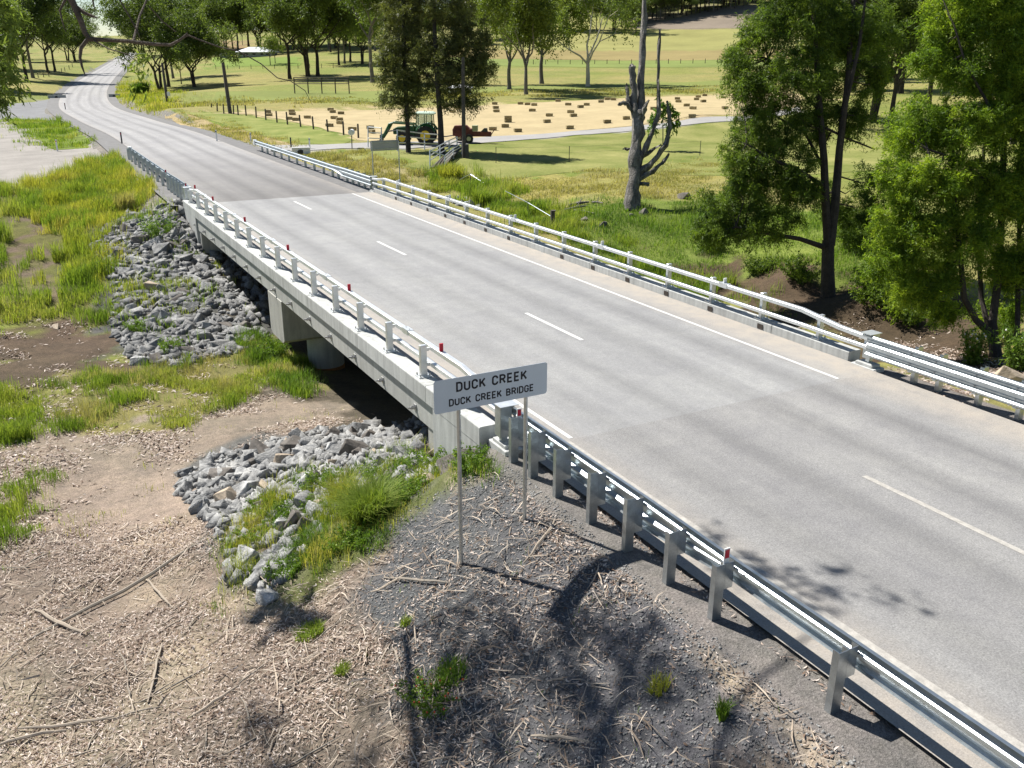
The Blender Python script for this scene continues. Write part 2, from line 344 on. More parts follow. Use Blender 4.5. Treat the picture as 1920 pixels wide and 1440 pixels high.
Z['bankgrass'] = gpoly([(-60, 365), (60, 348), (110, 328), (200, 296), (245, 296), (315, 362), (245, 400), (185, 450), (165, 475), (215, 560), (232, 605), (140, 606), (95, 592), (60, 605), (-60, 650)])
Z['track'] = gpoly([(30, 412), (82, 402), (104, 470), (102, 560), (62, 612), (38, 520)])
Z['soil'] = gpoly([(-60, 640), (30, 620), (110, 595), (200, 612), (250, 680), (170, 690), (110, 715), (40, 735), (-60, 735)])
Z['midgrass'] = gpoly([(95, 730), (150, 690), (300, 695), (420, 665), (520, 640), (575, 720), (430, 765), (330, 790), (220, 805), (110, 812)])
Z['edge1'] = gpoly([(-60, 748), (45, 738), (62, 822), (-60, 836)])
Z['edge2'] = gpoly([(-60, 900), (60, 895), (80, 955), (20, 1015), (-60, 1020)])
Z['tan'] = gpoly([(-60, 835), (70, 818), (300, 800), (560, 735), (690, 800), (560, 812), (400, 850), (330, 900), (300, 985), (-60, 1030)])
Z['neargrass'] = gpoly([(465, 965), (560, 905), (660, 870), (800, 862), (915, 858), (932, 898), (810, 920), (750, 1000), (650, 1060), (560, 1110), (470, 1112), (440, 1015)])
Z['gravel'] = gpoly([(690, 1010), (800, 935), (960, 875), (1060, 955), (1200, 1080), (1400, 1240), (1700, 1500), (800, 1500), (760, 1250), (690, 1130)])
Z['farrock'] = gpoly([(168, 465), (238, 402), (332, 380), (372, 440), (392, 490), (450, 560), (505, 640), (430, 668), (330, 690), (240, 672), (205, 605), (218, 545), (196, 505)])
Z['nearrock'] = gpoly([(338, 893), (420, 852), (560, 815), (690, 798), (800, 852), (900, 862), (700, 905), (600, 1000), (520, 1120), (432, 1085), (410, 1000), (332, 925)])
Z['lush'] = gpoly([(1040, 425), (1060, 385), (1200, 378), (1330, 375), (1420, 390), (1560, 395), (1700, 400), (1760, 460), (1740, 520), (1640, 540), (1420, 500), (1200, 530), (1080, 470)])
Z['creekbank'] = gpoly([(1250, 490), (1420, 490), (1540, 505), (1700, 520), (1920, 580), (1920, 720), (1700, 690), (1560, 640), (1400, 580), (1240, 530)])
Z['litter_r'] = gpoly([(1640, 690), (1700, 700), (1920, 790), (1920, 860), (1760, 760)])
Z['fieldtan'] = gpoly([(840, 93), (1400, 91), (1700, 91), (1700, 107), (840, 107)])
Z['fieldgreen'] = gpoly([(840, 107.5), (1700, 107), (1700, 122), (840, 121)])
Z['fieldyel'] = gpoly([(950, 62), (1400, 55), (1600, 55), (1600, 91), (950, 93)])
Z['fieldbrown'] = gpoly([(1180, 54), (1330, 18), (1420, 10), (1420, 52), (1250, 55)])
Z['hillbrown'] = gpoly([(400, 78), (480, 75), (480, 92), (400, 95)])
Z['housegreen'] = gpoly([(400, 106), (560, 108), (560, 124), (400, 126)])
Z['fieldband'] = gpoly([(400, 172), (700, 172), (1000, 160), (1400, 150), (1400, 158), (1000, 168), (700, 192), (400, 192)])
BASE = dict(hay=(.385, .31, .175), drive=(.31, .30, .285), lot=(.27, .25, .225), side=(.20, .20, .20), isle=(.13, .17, .03), lawn=(.145, .195, .034), lawn2=(.152, .192, .038), drybank=(.32, .25, .13), drybank2=(.29, .25, .12), drypatch=(.26, .23, .075),
 bankgrass=(.125, .125, .04), track=(.15, .115, .085), soil=(.095, .07, .05), midgrass=(.20, .18, .07), edge1=(.12, .12, .035), edge2=(.15, .14, .05), tan=(.235, .195, .155), neargrass=(.12, .13, .05), gravel=(.112, .113, .118), farrock=(.085, .085, .08), nearrock=(.12, .118, .11), lush=(.13, .17, .035), creekbank=(.075, .055, .036), litter_r=(.26, .21, .165),
 fieldtan=(.24, .195, .08), fieldgreen=(.165, .20, .055), fieldyel=(.24, .23, .08), fieldbrown=(.20, .165, .125), hillbrown=(.24, .17, .09), housegreen=(.15, .205, .04), fieldband=(.175, .20, .055))
def ground_colour(x, y, z):
    n1 = vnoise(x, y, 1.1, 11); n2 = vnoise(x, y, 4.5, 12); n3 = vnoise(x, y, 18, 13); n4 = vnoise(x, y, .45, 14)
    rd, _ = road_dist(x, y)
    c = np.empty((len(x), 3))
    pas = np.array((.24, .22, .08)); pas2 = np.array((.175, .195, .05)); t = sm(.3, .7, .6*n3+.4*n2)[:, None]
    c[:] = pas*(1-t)+pas2*t
    # foreground on the camera's side of the creek: sandy earth under gum litter
    fg = (x < -4.5) & (y < 9); t = sm(.35, .75, .55*n1+.45*n2)[:, None]
    c[fg] = (np.array((.36, .30, .22))*(t)+np.array((.185, .15, .122))*(1-t))[fg]
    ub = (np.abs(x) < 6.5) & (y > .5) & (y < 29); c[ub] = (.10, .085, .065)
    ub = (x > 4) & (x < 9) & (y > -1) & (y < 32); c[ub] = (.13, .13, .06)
    sc = np.hypot(x-CAM[0], y-CAM[1])*.012+.12
    qx = x+(n1-.5)*sc*6+(n4-.5)*sc*2; qy = y+(vnoise(x, y, 1.1, 15)-.5)*sc*8+(vnoise(x, y, .45, 16)-.5)*sc*2
    for k, P in Z.items():
        f = 1.0 if k not in ('drive',) else .25
        js = sc*(.5 if f == 1 else 0); m = np.zeros(len(x))
        for jx, jy in ((0, 0), (1.2, .4), (-.9, .9), (-.5, -1.2), (.8, -.8)): m += inpoly(P, x+(qx-x)*f+jx*js, y+(qy-y)*f+jy*js)*.2
        m = m[:, None]; v = (.82+.36*n2)[:, None]
        c = c*(1-m)+np.array(BASE[k])*v*m
    k = (rd < 5.4) & ((y < 1) | (y > 28.5)); c[k] = (.165, .155, .145)
    k = (rd >= 5.4) & (rd < 6.3) & (y > 34) & (y < 160); c[k] = (.19, .18, .16)
    return c
def grid_lines(lo, hi, a, b, st, gr):
    L = list(np.arange(a, b+1e-6, st)); s = st; p = L[-1]
    while p < hi: s *= gr; p += s; L.append(p)
    s = st; p = L[0]; F = []
    while p > lo: s *= gr; p -= s; F.append(p)
    return np.array(F[::-1]+L)
GX = grid_lines(-900, 1500, -15, 9, .22, 1.05); GY = grid_lines(-150, 2200, -13, 36, .22, 1.05)
gx, gy = np.meshgrid(GX, GY); gz = H(gx, gy)
nx, ny = len(GX), len(GY); idx = np.arange(nx*ny).reshape(ny, nx)
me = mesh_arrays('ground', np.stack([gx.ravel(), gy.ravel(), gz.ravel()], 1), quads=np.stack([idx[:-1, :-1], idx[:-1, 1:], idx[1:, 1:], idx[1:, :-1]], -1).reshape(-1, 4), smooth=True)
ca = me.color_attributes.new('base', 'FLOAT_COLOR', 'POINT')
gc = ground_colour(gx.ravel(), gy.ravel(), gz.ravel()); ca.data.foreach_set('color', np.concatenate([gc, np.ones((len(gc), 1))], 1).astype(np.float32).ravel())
def ground_mat():
    m, n, out = newmat('ground_cover'); b = N(n, 'ShaderNodeBsdfPrincipled'); n.links.new(b.outputs[0], out.inputs[0])
    pos = N(n, 'ShaderNodeNewGeometry').outputs['Position']
    c = N(n, 'ShaderNodeVertexColor', layer_name='base').outputs[0]
    a = noise(n, 1.3, 8, pos, .7); f = noise(n, 26, 4, pos, .7); l = noise(n, .11, 5, pos); mid = noise(n, 6, 6, pos, .7)
    c = mixc(n, 'MULTIPLY', 1.0, c, ramp(n, a, [(.28, (.70, .72, .74)), (.72, (1.28, 1.25, 1.2))]))
    c = mixc(n, 'MULTIPLY', 1.0, c, ramp(n, f, [(.3, (.66, .66, .66)), (.7, (1.32, 1.32, 1.32))]))
    c = mixc(n, 'MULTIPLY', 1.0, c, ramp(n, l, [(.3, (.84, .9, .85)), (.7, (1.16, 1.08, 1.1))]))
    c = mixc(n, 'MULTIPLY', 1.0, c, ramp(n, mid, [(.3, (.8, .82, .8)), (.7, (1.2, 1.18, 1.2))]))
    f2 = noise(n, 75, 4, pos, .8); c = mixc(n, 'MULTIPLY', 1.0, c, ramp(n, f2, [(.32, (.62, .62, .62)), (.68, (1.36, 1.36, 1.36))]))
    n.links.new(c, b.inputs['Base Color']); b.inputs['Roughness'].default_value = .95; b.inputs['Specular IOR Level'].default_value = .1
    h = N(n, 'ShaderNodeMath', operation='ADD'); n.links.new(f, h.inputs[0]); n.links.new(a, h.inputs[1])
    bp = N(n, 'ShaderNodeBump'); bp.inputs['Strength'].default_value = .9; bp.inputs['Distance'].default_value = .035
    n.links.new(h.outputs[0], bp.inputs['Height']); n.links.new(bp.outputs[0], b.inputs['Normal'])
    return m
go = link('ground', me, ground_mat()); go['kind'] = 'structure'; go['label'] = 'grassy creek banks, paddocks and littered earth around the road'

def HG(x, y):                      # height of the built ground mesh
    i = np.clip(np.searchsorted(GX, x)-1, 0, nx-2); j = np.clip(np.searchsorted(GY, y)-1, 0, ny-2)
    fx = (x-GX[i])/(GX[i+1]-GX[i]); fy = (y-GY[j])/(GY[j+1]-GY[j])
    return (gz[j, i]*(1-fx)+gz[j, i+1]*fx)*(1-fy)+(gz[j+1, i]*(1-fx)+gz[j+1, i+1]*fx)*fy
from mathutils.geometry import delaunay_2d_cdt
def sheet(name, label, P, col, off, step=1.5, rag=.25, var=.2, scale=.5, fine=9, col2=None):
    P = np.asarray(P); E = []
    for a, b in zip(P, np.roll(P, -1, 0)):
        k = max(1, int(np.hypot(*(b-a))/step))
        for t in np.arange(k)/k: E.append(a+(b-a)*t)
    E = np.array(E); E += np.stack([vnoise(E[:, 0], E[:, 1], step*1.7, 21)-.5, vnoise(E[:, 0], E[:, 1], step*1.7, 22)-.5], 1)*2*rag
    lo, hi = E.min(0), E.max(0); st = max(step, (hi-lo).max()/90)
    ax, ay = np.meshgrid(np.arange(lo[0], hi[0], st), np.arange(lo[1], hi[1], st)); k = inpoly(E, ax.ravel(), ay.ravel()); I = np.stack([ax.ravel()[k], ay.ravel()[k]], 1)
    A = np.concatenate([E, I]); ne = len(E)
    vv, _, ff, _, _, _ = delaunay_2d_cdt([Vector(p) for p in A], [(i, (i+1) % ne) for i in range(ne)], [], 1, 1e-5)
    vv = np.array([tuple(p) for p in vv]); z = np.maximum(HG(vv[:, 0], vv[:, 1]), H(vv[:, 0], vv[:, 1]))+off*.4
    me = bpy.data.meshes.new(name); me.from_pydata(np.column_stack([vv, z]).tolist(), [], [tuple(f) for f in ff])
    me.polygons.foreach_set('use_smooth', np.ones(len(me.polygons), bool))
    o = link(name, me, surf(name+'_cover', col, .95, 0, var, scale, fine, .6, .03, obj=False, spec=.1, col2=col2)); o['kind'] = 'structure'; o['label'] = label
    return o
sheet('hay_field', 'pale mown field scattered with hay bales', Z['hay'], BASE['hay'], .05, 2, .3, .12, .3, 3)
sheet('lawn', 'mown green lawn between the fence posts and the road', Z['lawn'], BASE['lawn'], .05, 1.5, .3, .22, .4, 7, (.205, .21, .065))
sheet('lawn', 'green lawn between the gravel driveway and the creek', Z['lawn2'], BASE['lawn2'], .05, 2, .4, .24, .22, 6, (.22, .21, .075))
sheet('driveway', 'pale gravel driveway running past the tractor', Z['drive'], BASE['drive'], .10, 1.5, .12, .1)
sheet('gravel_lot', 'bare gravel yard at the left edge', Z['lot'], BASE['lot'], .05, 1.5, .3, .15)
sheet('side_road', 'gravel side road joining at the bend', Z['side'], BASE['side'], .05, 2, .3, .12)
sheet('verge', 'grassy island in the gravel yard', Z['isle'], BASE['isle'], .11, 1, .3, .3)
sheet('verge', 'dry straw coloured verge beside the far road', Z['drybank'], BASE['drybank'], .06, 1, .3, .25, .8)
for k, l in (('fieldtan', 'far tan strip of cut field'), ('fieldgreen', 'far green strip of field behind the long fence'), ('fieldyel', 'far yellow green paddock below the hill'), ('fieldbrown', 'brown grazed hillside below the wood'), ('housegreen', 'bright green lawn in front of the farmhouse'), ('fieldband', 'greener band of long grass behind the hay field')):
    sheet('paddock', l, Z[k], BASE[k], .12, 6, 1.2, .14, .06, 1.2)

# ------------------------------------------------------------------ road
def asphalt(name, col, dust=.0, speck=.5, far=None, wheel=.16):
    m, n, out = newmat(name); b = N(n, 'ShaderNodeBsdfPrincipled'); n.links.new(b.outputs[0], out.inputs[0])
    pos = N(n, 'ShaderNodeNewGeometry').outputs['Position']
    lat = N(n, 'ShaderNodeAttribute', attribute_name='lat').outputs['Fac']; lon = N(n, 'ShaderNodeAttribute', attribute_name='lon').outputs['Fac']
    cv = N(n, 'ShaderNodeCombineXYZ'); n.links.new(lat, cv.inputs[0]); n.links.new(lon, cv.inputs[1])
    mp = N(n, 'ShaderNodeMapping'); mp.inputs['Scale'].default_value = (1, .05, 1); n.links.new(cv.outputs[0], mp.inputs[0])
    wob = noise(n, .9, 4, mp.outputs[0]); fine = noise(n, 38, 4, pos, .85); mid = noise(n, 2.2, 6, pos, .7); big = noise(n, .35, 4, pos)
    # worn wheel paths: four darker strips
    s = N(n, 'ShaderNodeMath', operation='ABSOLUTE'); n.links.new(lat, s.inputs[0])
    d = N(n, 'ShaderNodeMath', operation='SUBTRACT'); n.links.new(s.outputs[0], d.inputs[0]); d.inputs[1].default_value = 1.75
    e = N(n, 'ShaderNodeMath', operation='ABSOLUTE'); n.links.new(d.outputs[0], e.inputs[0])
    k = N(n, 'ShaderNodeMath', operation='SUBTRACT'); n.links.new(e.outputs[0], k.inputs[0]); k.inputs[1].default_value = .8
    ab = N(n, 'ShaderNodeMath', operation='ABSOLUTE'); n.links.new(k.outputs[0], ab.inputs[0])
    c = ramp(n, ab.outputs[0], [(0, tuple(x*(1-wheel) for x in col)), (.55, tuple(x*1.04 for x in col)), (.9, col)])
    if far is not None:
        mr = N(n, 'ShaderNodeMapRange'); n.links.new(lon, mr.inputs[0]); mr.inputs[1].default_value = 31; mr.inputs[2].default_value = 60
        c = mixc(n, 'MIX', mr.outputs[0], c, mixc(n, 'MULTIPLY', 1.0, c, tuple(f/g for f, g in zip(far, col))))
    c = mixc(n, 'MULTIPLY', 1.0, c, ramp(n, wob, [(.3, (.86, .86, .87)), (.7, (1.12, 1.12, 1.11))]))
    c = mixc(n, 'MULTIPLY', 1.0, c, ramp(n, big, [(.35, (.93, .93, .94)), (.65, (1.06, 1.06, 1.05))]))
    c = mixc(n, 'MULTIPLY', 1.0, c, ramp(n, mid, [(.35, (.92, .92, .93)), (.65, (1.07, 1.07, 1.06))]))
    c = mixc(n, 'MULTIPLY', 1.0, c, ramp(n, fine, [(.3, (1-speck*.6,)*3), (.7, (1+speck*.5,)*3)]))
    grit = noise(n, 13, 5, pos, .85); c = mixc(n, 'MULTIPLY', 1.0, c, ramp(n, grit, [(.3, (.82, .82, .82)), (.7, (1.17, 1.17, 1.17))]))
    # dust and fine gravel gather along the edges
    ds = N(n, 'ShaderNodeMapRange'); n.links.new(s.outputs[0], ds.inputs[0]); ds.inputs[1].default_value = 3.2; ds.inputs[2].default_value = 4.1
    du = N(n, 'ShaderNodeMath', operation='MULTIPLY'); n.links.new(ds.outputs[0], du.inputs[0])
    n.links.new(ramp(n, mid, [(.3, (dust*.35,)*3), (.65, (dust,)*3)]), du.inputs[1])
    c = mixc(n, 'MIX', du.outputs[0], c, mixc(n, 'MULTIPLY', 1.0, (.36, .315, .26), ramp(n, fine, [(.3, (.8,)*3), (.7, (1.2,)*3)])))
    n.links.new(c, b.inputs['Base Color']); b.inputs['Roughness'].default_value = .8; b.inputs['Specular IOR Level'].default_value = .35
    bp = N(n, 'ShaderNodeBump'); bp.inputs['Strength'].default_value = .5; bp.inputs['Distance'].default_value = .012
    n.links.new(fine, bp.inputs['Height']); n.links.new(bp.outputs[0], b.inputs['Normal'])
    return m
M['asph_near'] = asphalt('old_chip_seal', (.232, .227, .219), .75, .8)
M['asph_deck'] = asphalt('pale_deck_seal', (.252, .250, .244), .85, .5)
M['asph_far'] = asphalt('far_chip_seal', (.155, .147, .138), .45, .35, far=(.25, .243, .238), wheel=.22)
def ribbon(name, C, offs, mat, parent=None, dz=0):
    C = np.asarray(C, float); T = np.gradient(C[:, :2], axis=0); T = unit(T); Nn = np.stack([T[:, 1], -T[:, 0]], 1)
    V = []; lat = []; lon = []; L = np.concatenate([[0], np.cumsum(np.hypot(*np.diff(C[:, :2], axis=0).T))])+C[0, 1]
    for i in range(len(C)):
        for o in offs:
            V.append((C[i, 0]+Nn[i, 0]*o, C[i, 1]+Nn[i, 1]*o, C[i, 2]+dz)); lat.append(o); lon.append(L[i])
    n = len(offs); ix = np.arange(len(C)*n).reshape(len(C), n)
    me = mesh_arrays(name, np.array(V), quads=np.stack([ix[:-1, :-1], ix[:-1, 1:], ix[1:, 1:], ix[1:, :-1]], -1).reshape(-1, 4))
    for nm, a in (('lat', lat), ('lon', lon)):
        at = me.attributes.new(nm, 'FLOAT', 'POINT'); at.data.foreach_set('value', np.array(a, np.float32))
    return link(name, me, mat, parent)
YJ0, YJ1 = -2.1, 31.0
road = ribbon('road', [(0, y, 0) for y in np.linspace(-60, YJ0, 30)], (-4.62, -3.4, 0, 3.4, 4.62), M['asph_near'])
road['kind'] = 'structure'; road['label'] = 'grey chip seal road in front of the bridge'
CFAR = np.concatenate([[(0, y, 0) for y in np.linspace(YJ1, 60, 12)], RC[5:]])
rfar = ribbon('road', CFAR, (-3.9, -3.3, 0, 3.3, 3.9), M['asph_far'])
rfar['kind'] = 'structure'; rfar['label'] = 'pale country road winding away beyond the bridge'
sh = ribbon('road_shoulder', CFAR, (-5.6, -3.8, 3.8, 5.6), surf('shoulder_gravel', (.145, .14, .135), .9, 0, .2, 1.5, 20, .4, .01, obj=False), dz=-.03)
sh['kind'] = 'structure'; sh['label'] = 'dark gravel shoulders of the far road'
DASH = MB().bb(-.055, .055, -2.9, 0, .002, .006).mesh('lane_dash')
# ------------------------------------------------------------------ the bridge
bridge = thing('road_bridge', 'two span concrete road bridge with galvanised post and rail sides', 'bridge', (0, 14.5, 0))
deck = ribbon('wearing_surface', [(0, y, 0) for y in np.linspace(YJ0, YJ1, 24)], (-4.68, -3.4, 0, 3.4, 4.68), M['asph_deck'])
deck.parent = bridge; deck.location = (0, -14.5, 0)
dy = -14.5
for k, y in enumerate((-5.79, 6.0, 17.79, 29.58)):
    if y < 0:
        o = link('lane_dash', DASH.copy(), None); o.data.materials.append(M['paint_worn']); o.location = (0, y, 0); o.parent = road
        for yy in (-17.6,):
            o2 = o.copy(); COL.objects.link(o2); o2.location = (0, yy, 0)
    else:
        o = link('lane_dash', DASH, M['paint'], bridge); o.location = (0, y+dy, 0)
MB().bb(3.44, 3.53, YJ0+.05, YJ1-.1, .002, .006).build('edge_line', M['paint'], bridge)
MB().bb(-3.62, -3.53, YJ0+.05, YJ1-.1, .002, .006).build('edge_line', M['paint'], bridge)
MB().bb(-3.86, -3.66, -22, YJ0-.02, .002, .005).build('edge_line', M['paint_worn'], road)
BY0, BY1 = -1.25, 30.9
def kerb_prof(s): return [(s*4.69, -.05), (s*4.69, .205), (s*4.72, .225), (s*5.08, .225), (s*5.10, .205), (s*5.10, -.16), (s*4.75, -.16)]
joints = [BY0, 1.3, 5.6, 9.9, 14.2, 18.5, 22.8, 27.4, BY1]
for s in (-1, 1):
    for a, b in zip(joints[:-1], joints[1:]):
        MB().prism(kerb_prof(s), 'y', a+.006, b-.006).build('kerb', M['concrete'], bridge, bevel=.006)
    # girder side, set back under the kerb
    for a, b in ((1.0, 14.14), (14.18, 27.8)):
        MB().bb(min(s*5.03, s*4.2), max(s*5.03, s*4.2), a, b, -.74, -.161).build('girder', M['girder'], bridge)
for a, b in ((1.0, 14.14), (14.18, 27.8)):
    for x in np.linspace(-3.78, 3.78, 10):
        MB().bb(x-.40, x+.40, a, b, -.73, -.06).build('girder', M['girder'], bridge)
MB().bb(-4.7, 4.7, BY0, BY1, -.058, -.012).build('deck_slab', M['concrete'], bridge)
# stressing bar ends along both sides
bolt = MB().box((0, 0, 0), (.03, .14, .14)).cyl((-.06, 0, 0), .05, .08, 6, 'x').cyl((-.12, 0, 0), .024, .10, 8, 'x').mesh('bar_anchor')
for s in (-1, 1):
    for y in np.arange(2.05, 28.2, 2.0):
        o = link('bar_anchor', bolt, M['bolt'], bridge); o.location = (s*5.04, y+dy, -.52)
        if s > 0: o.rotation_euler = (0, 0, math.pi)
# pier
hs = MB().prism([(13.25, -.745), (15.0, -.745), (15.0, -2.1), (14.8, -2.22), (13.45, -2.22), (13.25, -2.1)], 'x', -5.06, 5.06).build('headstock', M['concrete_pier'], bridge, bevel=.012)
for x in (-3.45, 0, 3.45):
    c = MB().cyl((x, 14.1, -3.4), .62, 2.36, 28).build('column', M['concrete_pier'], bridge, smooth=True)
    MB().cyl((x, 14.1, -3.62), .624, .5, 28).build('water_stain', M['rust'], c, smooth=True)
# abutments and wing walls
for y0, y1, zb in ((.35, 1.45, -3.0), (27.38, 28.5, -3.4)):
    MB().bb(-5.0, 5.0, y0, y1, zb, -.75).build('abutment', M['concrete_pier'], bridge, bevel=.012)
for s in (-1, 1):
    MB().prism([(.95, -.162), (BY0, -.162), (BY0, -.7), (.0, -2.2), (.95, -2.2)], 'x', min(s*5.095, s*4.80), max(s*5.095, s*4.80)).build('wing_wall', M['concrete'], bridge)
    MB().prism([(27.85, -.162), (BY1, -.162), (BY1, -.6), (30.2, -1.2), (28.2, -2.9), (27.85, -2.9)], 'x', min(s*5.095, s*4.80), max(s*5.095, s*4.80)).build('wing_wall', M['concrete'], bridge)
# scuppers in the kerbs
sc = MB().box((0, 0, 0), (.02, .20, .13)).mesh('scupper')
for s in (-1, 1):
    for y in np.arange(1.7, 29, 2.0):
        if abs(y-14.2) < 1.2: continue
        o = link('scupper', sc, M['scupper'], bridge); o.location = (s*4.684, y+dy, .085)
# posts, rails
PY = [-.12]+[1.882+2*k for k in range(14)]+[29.85]
pm = MB().box((0, 0, .36), (.15, .10, .70), 0).mesh('rail_post', bevel=.008)
pl = MB().box((0, 0, .012), (.30, .26, .024)).mesh('base_plate')
nut = MB()
for a in (-.11, .11):
    for b in (-.09, .09): nut.cyl((a, b, .05), .018, .06, 6)
nut = nut.mesh('anchor_bolts')
br = MB().box((.105, 0, .60), (.06, .06, .07)).box((.105, 0, .26), (.06, .06, .07)).mesh('rail_bracket')
for s in (-1, 1):
    for i, y in enumerate(PY):
        o = link('rail_post', pm, M['galv_pale'], bridge); o.location = (s*4.885, y+dy, .226); o.rotation_euler = (0, 0, 0 if s < 0 else math.pi)
        if y < 0 or y > 29: o.scale = (1, 1, .85)
        for nm, me, mt in (('base_plate', pl, M['galv_pale']), ('anchor_bolts', nut, M['bolt']), ('rail_bracket', br, M['galv_pale'])):
            q = link(nm, me, mt, o)
    def rail(z, h, w, drop):
        zs = [(-1.75, z-drop), (-.9, z-drop*.8), (.3, z), (29.3, z), (30.2, z-drop*.8), (30.95, z-drop)]
        rings = []
        for y, zz in zs:
            x0, x1 = s*4.75, s*(4.75-w); c = .012
            rings.append([(x0, y, zz-h/2), (x0, y, zz+h/2-c), (x0+(x1-x0)*.12, y, zz+h/2), (x0+(x1-x0)*.88, y, zz+h/2), (x1, y, zz+h/2-c), (x1, y, zz-h/2)])
        return MB().loft(rings)
    rail(.875, .10, .125, .17).build('top_rail', M['galv_pale'], bridge)
    rail(.50, .09, .11, .02).build('lower_rail', M['galv_pale'], bridge)
    for y in (3.2, 9.2, 15.2, 21.2, 27.2):           # splice sleeves with bolts
        sl_ = MB().bb(min(s*4.765, s*4.615), max(s*4.765, s*4.615), y-.17, y+.17, .815, .938)
        for a in (-.1, .1): sl_.cyl((s*4.69, y+a, .945), .015, .02, 6)
        sl_.build('splice_sleeve', M['galv_pale'], bridge)
for y in (1.3, 7.2, 13.2, 19.2, 25.2, 29.4):
    d = MB().bb(-4.74, -4.66, y, y+.03, .93, 1.10).build('reflector', M['red'], bridge)
for y in (3.2, 9.2, 15.2, 21.2, 27.2):
    MB().bb(4.66, 4.76, y, y+.03, .93, 1.07).build('reflector', M['white_plastic'], bridge)
# end posts: plated boxes on pedestals
for s in (-1, 1):
    for y, e in ((-1.72, -1), (31.1, 1)):
        p = MB().bb(min(s*4.62, s*4.98), max(s*4.62, s*4.98), y-.34, y+.34, -1.1, .02).build('pedestal', M['concrete'], bridge, bevel=.012)
        MB().bb(min(s*4.66, s*4.94), max(s*4.66, s*4.94), y-.24, y+.24, .021, .09).build('pedestal_step', M['concrete'], p, bevel=.008)
        b = MB().bb(min(s*4.72, s*4.96), max(s*4.72, s*4.96), y-.1, y+.12, .19, .80).build('end_post', M['galv'], bridge, bevel=.006)
        MB().bb(min(s*4.78, s*4.9), max(s*4.78, s*4.9), y-.04, y+.06, .09, .20).build('stem', M['galv'], b)
        MB().bb(min(s*4.60, s*4.98), max(s*4.60, s*4.98), y-.14, y+.16, .80, .812).build('cap_plate', M['galv_pale'], b)

# ------------------------------------------------------------------ guardrails
def wprof(kind):
    if kind == 'w': P = [(.0, -.155), (.05, -.15), (.083, -.125), (.083, -.085), (.01, -.035), (0, 0), (.01, .035), (.083, .085), (.083, .125), (.05, .15), (0, .155)]
    else: P = [(.0, -.255), (.05, -.25), (.083, -.225), (.083, -.185), (.01, -.13), (.01, -.10), (.083, -.045), (.083, .045), (.01, .10), (.01, .13), (.083, .185), (.083, .225), (.05, .25), (0, .255)]
    return P
def beam(mb, x, sx, rows):        # rows: (y, z, profile) with profiles of one length
    rings = []
    for y, z, P in rows:
        out = [(x+sx*a, y, z+b) for a, b in P]; inn = [(x+sx*(a-.004), y, z+b) for a, b in P[::-1]]
        rings.append(out+inn)
    mb.loft(rings)
def cpost(h0, h1, dx=.15, dyy=.11, t=.007):
    c = [(-dx/2, dyy-.02), (-dx/2, 0), (dx/2, 0), (dx/2, dyy-.02), (dx/2-t, dyy-.02), (dx/2-t, t), (-dx/2+t, t), (-dx/2+t, dyy-.02)]
    return MB().prism(c, 'z', h0, h1)
POST = cpost(-.35, .735).mesh('post'); BLK = cpost(.36, .735, .14).mesh('blockout'); BLK3 = cpost(.22, .76, .14).mesh('blockout_tall'); POST3 = cpost(-.45, .79).mesh('post_tall')
def guardrail(label, xp, sx, posts, thrie, trans, wend, markers, end_y=None, flare=0):
    lo = min(posts); hi = max(posts)
    t = thing('guardrail', label, 'guardrail', (xp, (lo+hi)/2, 0)); oy = (lo+hi)/2
    xr = .075+.14+.004
    for y in posts:
        tall = thrie and min(thrie) <= y <= max(thrie)
        p = link('post', POST3 if tall else POST, M['galv'], t); p.location = (0, y-oy, 0); p.rotation_euler = (0, 0, 0)
        b = link('blockout', BLK3 if tall else BLK, M['galv'], p); b.location = (sx*.147, 0, 0)
    xw = xp+sx*xr
    sgn = 1 if wend > trans[1] else -1
    if thrie:
        mb = MB(); beam(mb, xw, sx, [(thrie[0], .525, wprof('t')), (trans[0], .525, wprof('t'))]); r = mb.build('thrie_rail', M['galv'], t)
        W = wprof('w'); P3 = wprof('t')
        # taper piece: the fourteen point outline closes up into the two fold one
        W14 = [W[0], W[1], W[2], W[3], W[4], (.005, -.018), (0, 0), (0, 0), (.005, .018), W[6], W[7], W[8], W[9], W[10]]
        mb = MB(); beam(mb, xw, sx, [(trans[0], .525, P3), (trans[1], .595, W14)]); mb.build('transition_rail', M['galv'], t)
    ys = [trans[1]]+[y for y in np.arange(trans[1]+sgn*4, wend, sgn*4)]+[wend]
    for i, (a, b) in enumerate(zip(ys[:-1], ys[1:])):
        mb = MB(); off = .004*(i % 2)
        rows = [(a-sgn*(.15 if i else 0), .595, wprof('w')), (b, .595, wprof('w'))]
        beam(mb, xw+sx*off, sx, rows); mb.build('w_beam_rail', M['galv'], t)
    bl = MB()
    for y in posts:
        tl = thrie and min(thrie) <= y <= max(thrie)
        for z in ((.41, .64) if tl else (.595,)): bl.cyl((xw+sx*.012, y+.05, z), .017, .03, 6, 'x')
    bl.build('rail_bolts', M['bolt'], t)
    for y in markers:
        d = MB().bb(xp+sx*.10-.045, xp+sx*.10+.045, y-.006, y+.006, .70, .94).build('delineator', M['white_plastic'], t)
        MB().bb(xp+sx*.10-.034, xp+sx*.10+.034, y-.010, y-.0065, .80, .92).build('reflector', M['red'], d)
    if end_y is not None:
        MB().bb(xw-.12, xw+.12, min(end_y, wend), max(end_y, wend), .38, .78).build('end_terminal', M['galv_pale'], t, bevel=.02)
    return t
guardrail('galvanised guardrail in the foreground, from the sign down to the lower right corner', -4.95, 1, [-2.35, -3.05, -3.87, -4.87, -5.82, -6.79, -7.73, -9.69, -11.69, -13.7, -15.7, -17.7], (-1.75, -5.9), (-5.9, -7.75), -20, [-2.32, -7.7])
